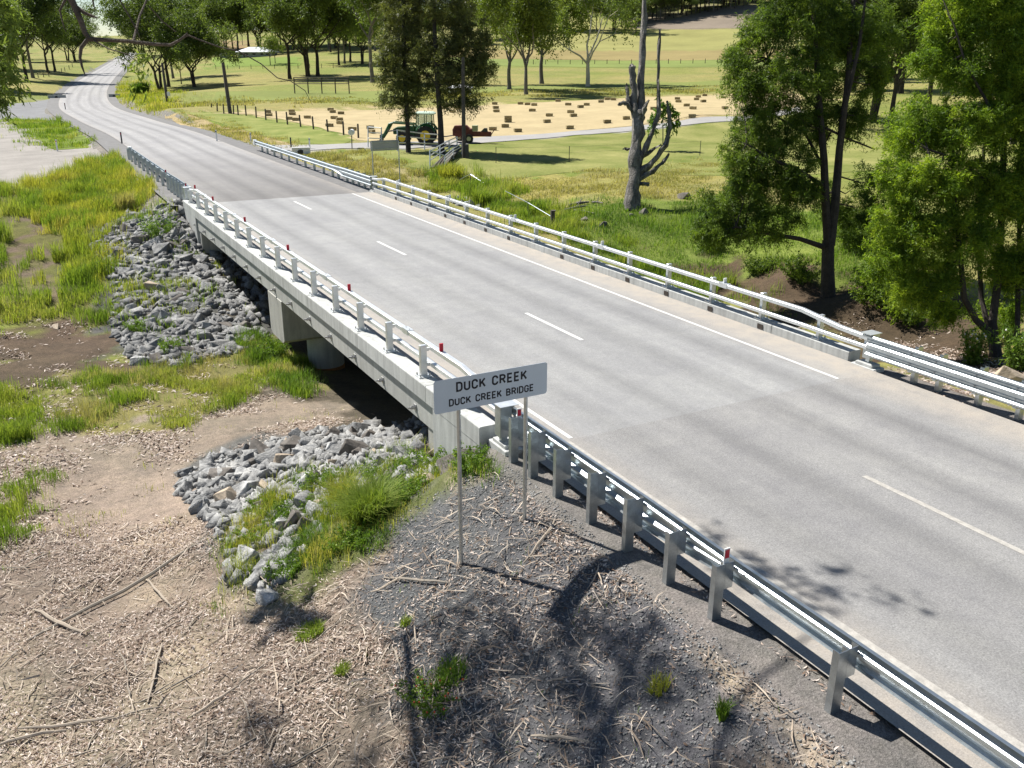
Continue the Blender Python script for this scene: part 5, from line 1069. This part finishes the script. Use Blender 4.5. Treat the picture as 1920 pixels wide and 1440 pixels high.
part(MB().bb(.0, .45, -.25, .25, 1.12, 1.3).bb(.38, .48, -.25, .25, 1.3, 1.85), 'seat', 'dark_steel', cb)
part(MB().loft([[(-.95, -.68, 2.38), (.7, -.68, 2.38), (.7, .68, 2.38), (-.95, .68, 2.38)], [(-.95, -.7, 2.48), (.72, -.7, 2.48), (.72, .7, 2.48), (-.95, .7, 2.48)], [(-.75, -.55, 2.58), (.55, -.55, 2.58), (.55, .55, 2.58), (-.75, .55, 2.58)]]), 'roof', 'pale_green', cb)
for y in (-.85, .85): part(MB().tube([(-.75, y*.98, 1.15), (-.5, y, 1.5), (0, y, 1.62), (.5, y, 1.5), (.78, y, 1.1)], .05, 6, True, 2.2), 'mudguard', 'green_paint', tr)
part(MB().tube([(-1.6, -.15, 1.4), (-1.6, -.15, 2.05)], .045, 8), 'exhaust', 'dark_steel', tr)
ld = link('loader', MB().tube([(-1.0, -.56, .7), (-1.0, -.56, 1.62)], .07, 6).tube([(-1.0, .56, .7), (-1.0, .56, 1.62)], .07, 6).mesh('loader'), M['green_paint'], tr)
for y in (-.56, .56):
    part(MB().tube([(-1.0, y, 1.6), (-2.7, y, 1.72), (-3.0, y, 1.62), (-3.35, y, 1.0), (-3.75, y, .42)], [.07, .09, .1, .09, .07], 6), 'loader_arm', 'green_paint', ld); part(MB().tube([(-2.2, y, 1.15), (-3.2, y, 1.0)], .035, 6), 'ram', 'dark_steel', ld)
part(MB().bb(-3.85, -3.75, -.6, .6, .25, .75).bb(-4.1, -3.8, -.45, -.38, .2, .3).bb(-4.1, -3.8, .38, .45, .2, .3).tube([(-3.3, -.56, 1.05), (-3.3, .56, 1.05)], .05, 6), 'carrier', 'dark_steel', ld)
p = g1(880, 267); bl = thing('hay_baler', 'faded red hay baler behind the tractor', 'baler', tuple(p), RZ-.06)
wheel(bl, .05, -.75, .36, .26, 'cream_paint', .5); wheel(bl, -.9, .8, .34, .22, 'cream_paint', .5)
part(MB().bb(-1.35, .3, -.55, .25, .55, 1.15), 'body', 'red_paint', bl, False, .03)
part(MB().prism([(-1.4, 1.0), (-1.2, 1.38), (-.2, 1.42), (.1, 1.15), (-.1, 1.0)], 'y', -.5, .2), 'hood', 'red_paint', bl, False, .02)
part(MB().bb(.28, .75, -.45, .1, .95, 1.42), 'twine_box', 'cream_paint', bl, False, .02)
part(MB().bb(.3, 1.9, -.5, -.1, .52, .92), 'bale_chamber', 'red_paint', bl, False, .02)
part(MB().prism([(1.0, .92), (1.3, 1.2), (1.55, 1.2), (1.6, .92)], 'y', -.45, -.15), 'tension_frame', 'dark_steel', bl)
part(MB().tube([(1.85, -.3, .6), (2.2, -.3, 1.15)], .035, 6).tube([(1.85, -.48, .6), (2.2, -.48, 1.15)], .035, 6), 'bale_chute', 'red_paint', bl)
part(MB().tube([(-1.3, -.3, .6), (-1.9, -.35, .5), (-2.6, -.4, .5)], .05, 6), 'drawbar', 'dark_steel', bl)
part(MB().cyl((-.9, -.62, .75), .3, .12, 16, 'y').cyl((-.4, .6, .45), .34, 1.2, 12, 'y'), 'pickup_reel', 'red_paint', bl)
# hay bales
BA = []
BA += [(380+a/6, 180+b/6) for a, b in ((735, 190), (748, 228), (1003, 184), (1010, 215), (975, 268), (1047, 280), (1178, 254), (1440, 166), (1462, 190), (1557, 207), (1480, 261), (1540, 278), (1545, 318), (1428, 348), (1685, 390), (1885, 372), (1900, 420))]
BA += [(780+a/6, 180+b/6) for a, b in ((370, 116), (330, 146), (463, 153), (412, 190), (885, 98), (897, 145), (905, 184), (1035, 298), (1003, 355), (865, 388), (1145, 408), (1175, 97), (1255, 104), (1330, 112), (1598, 66), (1712, 108), (1850, 135), (1308, 176), (1500, 232), (1472, 302), (1740, 194), (1770, 235), (1730, 372))]
BA += [(1080+a/6, 170+b/6) for a, b in ((120, 170), (280, 136), (350, 106), (420, 110), (350, 366), (565, 326), (870, 216), (1140, 102), (1152, 134), (1243, 178), (1315, 212), (1305, 302), (1355, 108), (1375, 78), (1447, 62), (1432, 132), (1655, 88), (1675, 210))]
def bale_mesh(seed):
    r = np.random.default_rng(seed); bm = bmesh.new(); bmesh.ops.create_cube(bm, size=1); bmesh.ops.subdivide_edges(bm, edges=list(bm.edges), cuts=2, use_grid_fill=True)
    for v in bm.verts:
        c = v.co; k = 1-.09*(abs(c.x) > .49)*(abs(c.z) > .4)-.05*((abs(c.y) > .49) and (abs(c.z) > .49)); v.co = Vector((c.x*.98, c.y*.48*k, c.z*.44*k))+Vector(r.normal(0, .014, 3)); v.co.z += .2
    me = bpy.data.meshes.new('bale'); bm.to_mesh(me); bm.free(); me.materials.append(M['hay']); return me
BM = [bale_mesh(i) for i in range(5)]; tw = MB()
TWM = MB().box((-.2, 0, .2), (.012, .47, .43)).box((.2, 0, .2), (.012, .47, .43)).mesh('twine')
for i, (u, v) in enumerate(BA):
    p = g1(u, v); t = bpy.data.objects.new('hay_bale', BM[i % 5]); COL.objects.link(t); t.location = (p[0], p[1], p[2]+.04); t.rotation_euler = (0, 0, RZ+random.gauss(0, .35)); t.scale = (.74, .74, .74)
    side = 'near the row of fence posts' if u < 690 else ('near the baler and she oaks' if u < 960 else ('between the baler and the dead tree' if u < 1190 else 'right of the dead tree'))
    tag(t, 'small square hay bale lying on the pale field '+side, 'hay bale', 'hay bales '+side)
p = g1(780+1035/6, 180+298/6)
t = bpy.data.objects.new('hay_bale', BM[1]); COL.objects.link(t); t.location = (p[0], p[1], p[2]+.36); t.scale = (.76, .76, .76); t.rotation_euler = (0, 0, RZ+.1); tag(t, 'hay bale stacked on top of another in the middle of the field', 'hay bale')
# fences
def post_px(u, vb, ut, vt, r, name, mat, parent, n=7, square=False, base=None):
    q = g1(u, vb) if base is None else base; D = dep(q); T = at_d(ut, vt, D); m = MB()
    m.tube([(q[0], q[1], q[2]-.25), (T[0], T[1], T[2]-.02), tuple(T)], [r, r*.92, r*.7], n); return m.build(name, M[mat], parent), q, T
FPX_ = [(96, 85, 96, 125), (160, 80, 163, 172), (230, 90, 238, 198), (343, 98, 347, 205), (390, 98, 400, 218), (478, 103, 490, 225), (595, 118, 603, 248), (702, 143, 711, 272), (825, 168, 838, 302), (940, 178, 956, 325), (1087, 212, 1105, 350), (1233, 228, 1248, 377), (1395, 262, 1410, 405), (1578, 285, 1586, 438), (1745, 312, 1752, 475)]
fb = g1(380+838/6, 180+302/6); fn = thing('farm_fence', 'row of dark timber fence posts along the hay field', 'fence', tuple(fb)); tops = []
for a, b, c, d in FPX_:
    _, q, T = post_px(380+c/6, 180+d/6, 380+a/6, 180+b/6, .085, 'post', 'wood_post', fn); tops.append((q, T))
for f in (.55, .85):
    MB().tube([q+(T-q)*f for q, T in tops], .006, 4).build('wire', M['dark_steel'], fn)
def wire_fence(label, pts, h, r, mat='dark_steel', wires=(.6, .95)):
    Q = ground(pts); t = thing('wire_fence', label, 'fence', tuple(Q[0]))
    for q in Q: MB().tube([(q[0], q[1], q[2]-.2), (q[0], q[1], q[2]+h)], [r, r*.9], 6).build('post', M[mat], t)
    for f in wires: MB().tube([(q[0], q[1], q[2]+h*f) for q in Q], .006, 4).build('wire', M[mat], t)
wire_fence('thin wire fence on steel pickets across the lawn', [(930, 306), (1067, 304), (1312, 292)], 1.15, .028)
wire_fence('long line of fence posts in front of the far green strip', [(u, 121-(u-1020)*.006) for u in range(1000, 1400, 23)], 1.3, .10, 'wood_post')
wire_fence('low timber fence beside the far left road', [(60, 146), (72, 146), (82, 145), (92, 144), (116, 136), (122, 134), (130, 130), (136, 126)], 1.2, .10, 'wood_post')
wire_fence('post and wire fence below the farmhouse lawn', [(u, 130-(u-400)*.01) for u in range(405, 760, 22)], 1.2, .08, 'wood_post')
p = g1(1037, 432); o = thing('fence_post', 'thick dark timber post behind the right rail', 'fence post', tuple(p)); post_px(1037, 432, 1036, 395, .13, 'post', 'wood_post', o, 9); MB().cyl((p[0], p[1], at_d(1036, 393, dep(p))[2]), .14, .05, 10).build('cap', M['wood_post'], o)
pi = thing('pipe_fence', 'white poly pipe strung down the slope to the timber post', 'fence', tuple(g1(990, 405)))
A = [(945, 357, .05), (990, 378, .4), (1034, 405, .5)]
def pw(u, v, vb): q = g1(u, vb); return at_d(u, v, dep(q))
MB().tube([pw(945, 357, 378), pw(990, 380, 410), pw(1032, 405, 432)], .02, 6).build('pipe', M['galv'], pi)
for u, v, vb in ((939, 352, 378), (990, 377, 410)): q = g1(u, vb); T = at_d(u, v, dep(q)); MB().tube([tuple(q-np.array([0, 0, .2])), tuple(T)], .022, 6).build('picket', M['dark_steel'], pi)
pj = thing('pipe_fence', 'low grey pipe peak beside a picket below the stock ramp', 'fence', tuple(g1(883, 355)))
q = g1(883, 355); T = at_d(882, 325, dep(q)); MB().tube([tuple(q-np.array([0, 0, .2])), tuple(T)], .025, 6).build('picket', M['dark_steel'], pj)
MB().tube([pw(862, 337, 345), tuple(T-np.array([0, 0, .05])), pw(913, 347, 362)], .02, 6).build('pipe', M['galv'], pj)
# stock yard rails and ramp
def base_top(u, vb, vt): q = g1(u, vb); return q, at_d(u, vt, dep(q))
yd = thing('yard_rails', 'galvanised three rail yard fence in front of the tractor', 'fence', tuple(g1(780, 282)))
Y = [base_top(745, 284, 243), base_top(796, 281, 250), base_top(822, 281, 252)]
for q, T in Y: MB().tube([tuple(q-np.array([0, 0, .2])), tuple(T)], .045, 6).build('post', M['galv_pale'], yd)
for f in (.4, .7, .98): MB().tube([q+(T-q)*f for q, T in Y], .05, 6).build('rail', M['galv_pale'], yd)
gt = thing('yard_gate', 'small galvanised gate left of the tractor loader', 'gate', tuple(g1(702, 276)))
G = [base_top(690, 277, 237), base_top(715, 277, 239)]
for q, T in G: MB().tube([tuple(q-np.array([0, 0, .2])), tuple(T)], .045, 6).build('post', M['galv_pale'], gt)
for f in (.45, .72, .97): MB().tube([q+(T-q)*f for q, T in G], .04, 6).build('rail', M['galv_pale'], gt)
rp = thing('stock_ramp', 'galvanised railed stock ramp under the she oaks', 'ramp', tuple(g1(820, 310)))
R1 = [base_top(806, 317, 282), base_top(825, 300, 272), base_top(842, 290, 263), base_top(857, 284, 256)]; R2 = [base_top(834, 313, 292), base_top(850, 298, 278), base_top(866, 290, 268)]
for R_ in (R1, R2):
    for q, T in R_: MB().tube([tuple(q-np.array([0, 0, .2])), tuple(T)], .045, 6).build('post', M['galv_pale'], rp)
    for f in (.45, .72, .98): MB().tube([q+(T-q)*f for q, T in R_], .042, 6).build('rail', M['galv_pale'], rp)
MB().tube([R1[0][1], R2[0][1]], .05, 6).build('rail', M['galv_pale'], rp)
qa, qb, qc, qd = R1[0][0], R2[0][0], R2[2][0], R1[3][0]
MB().add([tuple(qa+[0, 0, .1]), tuple(qb+[0, 0, .1]), tuple(qc+[0, 0, .55]), tuple(qd+[0, 0, .55]), tuple(qa+[0, 0, .02]), tuple(qb+[0, 0, .02]), tuple(qc+[0, 0, .47]), tuple(qd+[0, 0, .47])], [(0, 1, 2, 3), (7, 6, 5, 4), (0, 4, 5, 1), (1, 5, 6, 2), (2, 6, 7, 3), (3, 7, 4, 0)]).build('ramp_floor', M['wood_post'], rp)
# poles, letter box, guide posts
def pole(label, u, vb, ut, vt, r, mat, extra=None):
    q = g1(u, vb); t = thing('pole', label, 'pole', tuple(q)); D = dep(q); T = at_d(ut, vt, D); MB().tube([(q[0], q[1], q[2]-.4), tuple(q+(T-q)*.5), tuple(T)], [r, r*.9, r*.78], 9).build('shaft', M[mat], t, True)
    if extra: extra(t, q, T)
    return t
pole('leaning grey timber pole beside the row of fence posts', 432, 213, 418, 118, .24, 'wood_post')
def meter(t, q, T): MB().box((q[0]+.3, q[1]-.1, q[2]+1.2), (.4, .3, .6), RZ).build('meter_box', M['galv_pale'], t)
pole('timber pole with a pale meter box inside the bend', 314, 192, 304, 118, .22, 'wood_post', meter)
def pbox(t, q, T): MB().box((q[0]+.2, q[1]-.12, q[2]+.5), (.26, .22, 1.0), RZ).build('cable_box', M['dark_steel'], t)
pole('slim dark pole beside the right she oak', 870, 297, 868, 108, .16, 'wood_post', pbox)
q = g1(660, 279); D = dep(q); mbx = thing('letter_box', 'round white drum letter box on a post by the driveway', 'letter box', tuple(q))
c = at_d(659, 248, D); MB().tube([tuple(q-np.array([0, 0, .2])), tuple(c-np.array([0, 0, .2]))], .04, 8).build('post', M['dark_steel'], mbx)
f = -np.array([CF[0], CF[1], 0]); f = f/np.linalg.norm(f); MB().tube([tuple(c-f*.3), tuple(c-f*.29), tuple(c+f*.28), tuple(c+f*.3)], [.2, .235, .235, .2], 18).build('drum', M['white_plastic'], mbx, True)
for u, vb, vt, mt, l in ((229, 270, 247, 'dark_steel', 'guide post just past the far left guardrail end'), (108, 284, 261, 'white_plastic', 'white guide post on the gravel yard'), (123, 206, 193, 'dark_steel', 'guide post at the outside of the bend'), (407, 266, 243, 'white_plastic', 'pale guide post on the far right roadside'), (471, 270, 248, 'white_plastic', 'slim guide post before the far right guardrail'), (546, 277, 257, 'dark_steel', 'dark guide post behind the far right guardrail'), (581, 279, 258, 'white_plastic', 'thin pale post beside the driveway entrance')):
    q = g1(u, vb); t = thing('guide_post', l, 'guide post', tuple(q)); D = dep(q); T = at_d(u, vt, D); h = T[2]-q[2]
    MB().box((q[0], q[1], q[2]+h/2-.1), (.11, .05, h+.2), RZ).build('shaft', M[mt], t); MB().box((q[0]-f[0]*-.03, q[1]+f[1]*.03, q[2]+h*.85), (.06, .02, .10), RZ).build('reflector', M['red' if u < 240 else 'dark_steel'], t)
for u, v, w_, l in ((107, 184, 3.0, 'white culvert headwall at the outside of the bend'), (215, 182, 2.0, 'white culvert headwall inside the bend'), (565, 290, 1.4, 'white culvert headwall behind the far right guardrail')):
    q = g1(u, v); t = thing('culvert_headwall', l, 'culvert', tuple(q)); MB().box((q[0], q[1], q[2]+.2), (w_, .25, .7), RZ+.3).build('wall', M['white_plastic'] if w_ < 1.5 else M['concrete'], t); MB().cyl((q[0]+f[0]*.14, q[1]+f[1]*.14, q[2]+.12), .28, .06, 14, 'y').build('pipe_mouth', M['dark_steel'], t)
# fallen branches by the dead tree
for u, v, du, dv, r, l in ((1085, 386, 38, -7, .10, 'weathered fallen log left of the dead tree'), (1080, 393, 44, -8, .08, 'second fallen log just below the first'), (1095, 400, 36, 6, .07, 'fallen limb slanting down towards the low rock'), (1120, 382, 20, 2, .06, 'short fallen branch right of the logs'), (1215, 395, 30, -6, .05, 'broken branch at the right foot of the dead tree')):
    A, B = g1(u-du/2, v-dv/2), g1(u+du/2, v+dv/2); c = (A+B)/2; m = MB().tube([A-c+[0, 0, r], (0, 0, r*1.6), B-c+[0, 0, r*1.2]], [r, r*.9, r*.5], 8); m.tube([(0, 0, r*1.5), tuple((B-A)*.2+np.array([.1, .25, .35]))], [r*.5, r*.15], 6)
    o = link('fallen_branch', m.mesh('fallen_branch', True), M['dead_wood']); o.location = c; tag(o, l, 'log')
# steel frame in the paddock, farmhouse, tank, shed
q0, T0 = base_top(553, 176, 145); q1 = g1(655, 176); ft = thing('steel_frame', 'long steel rack of rails on five legs in the paddock', 'frame', tuple(q0)); hgt = T0[2]-q0[2]
FQ = [q0+(q1-q0)*k/4 for k in range(5)]
for q in FQ: MB().tube([(q[0], q[1], q[2]-.3), (q[0], q[1], q[2]+hgt)], .09, 6).build('leg', M['wood_post'], ft)
for k in range(4): MB().tube([tuple(q+[0, 0, hgt*(.62+.125*k)]) for q in FQ], .06, 6).build('rail', M['wood_post'], ft)
hb = g1(478, 107); D = dep(hb); L_ = at_d(448, 107, D); R_ = at_d(512, 107, D); wd = float(np.linalg.norm(R_-L_)); hh = at_d(478, 88, D)[2]-hb[2]
M['house_wall'] = surf('house_wall', (.30, .29, .27), .8, 0, .1, 1, 8, 0); M['metal_roof'] = surf('pale_metal_roof', (.60, .63, .66), .45, .3, .05, 1, 10, 0); M['window'] = surf('dark_window', (.03, .035, .04), .15, 0, .1, 1, 8, 0)
hs_ = thing('farmhouse', 'low farmhouse with a pale metal roof among the far trees', 'house', tuple(hb), RZ); dpth = 9
part(MB().bb(-wd/2, wd/2, 0, dpth, -.5, hh*.52), 'wall', 'house_wall', hs_)
rf = part(MB().loft([[(-wd/2-.8, -.9, hh*.5), (wd/2+.8, -.9, hh*.5), (wd/2+.8, dpth+.9, hh*.5), (-wd/2-.8, dpth+.9, hh*.5)], [(-wd/2+3.5, dpth/2-.05, hh), (wd/2-3.5, dpth/2-.05, hh), (wd/2-3.5, dpth/2+.05, hh), (-wd/2+3.5, dpth/2+.05, hh)]]), 'roof', 'metal_roof', hs_)
for x in (-.40, -.24, -.02, .22, .38):
    w_ = link('window', MB().box((0, 0, 0), (wd*.09, .1, hh*.24)).mesh('window'), M['window'], hs_); w_.location = (x*wd, -.03, hh*.27); part(MB().box((0, -.06, -hh*.13), (wd*.1, .06, .12)), 'sill', 'metal_roof', w_)
part(MB().bb(-wd*.33, -wd*.29, -.09, .02, -.1, hh*.4), 'door', 'window', hs_)
q = g1(424, 108); tk = thing('water_tank', 'low round concrete water tank left of the farmhouse', 'tank', tuple(q)); MB().cyl((q[0], q[1], q[2]+.6), 2.4, 1.6, 24).build('tank_wall', M['concrete'], tk, True); MB().cyl((q[0], q[1], q[2]+1.45), 2.45, .12, 24, 'z', 2.2).build('lid', M['concrete'], tk)
q = g1(862, 180); D = dep(q); zt = at_d(862, 158, D)[2]-q[2]; sd = thing('field_shed', 'small open shed with a white roof behind the she oaks', 'shed', tuple(q), RZ)
for x in (-1.6, 1.6):
    for y in (0, 2.6): part(MB().bb(x-.07, x+.07, y-.07, y+.07, -.2, zt*.72), 'post', 'galv', sd)
part(MB().loft([[(-2, -.4, zt*.7), (2, -.4, zt*.7), (2, 3, zt*.7), (-2, 3, zt*.7)], [(-.6, 1.2, zt), (.6, 1.2, zt), (.6, 1.4, zt), (-.6, 1.4, zt)]]), 'roof', 'white_plastic', sd)
part(MB().bb(-1.5, 1.5, 2.45, 2.55, 0, zt*.7), 'wall', 'house_wall', sd)
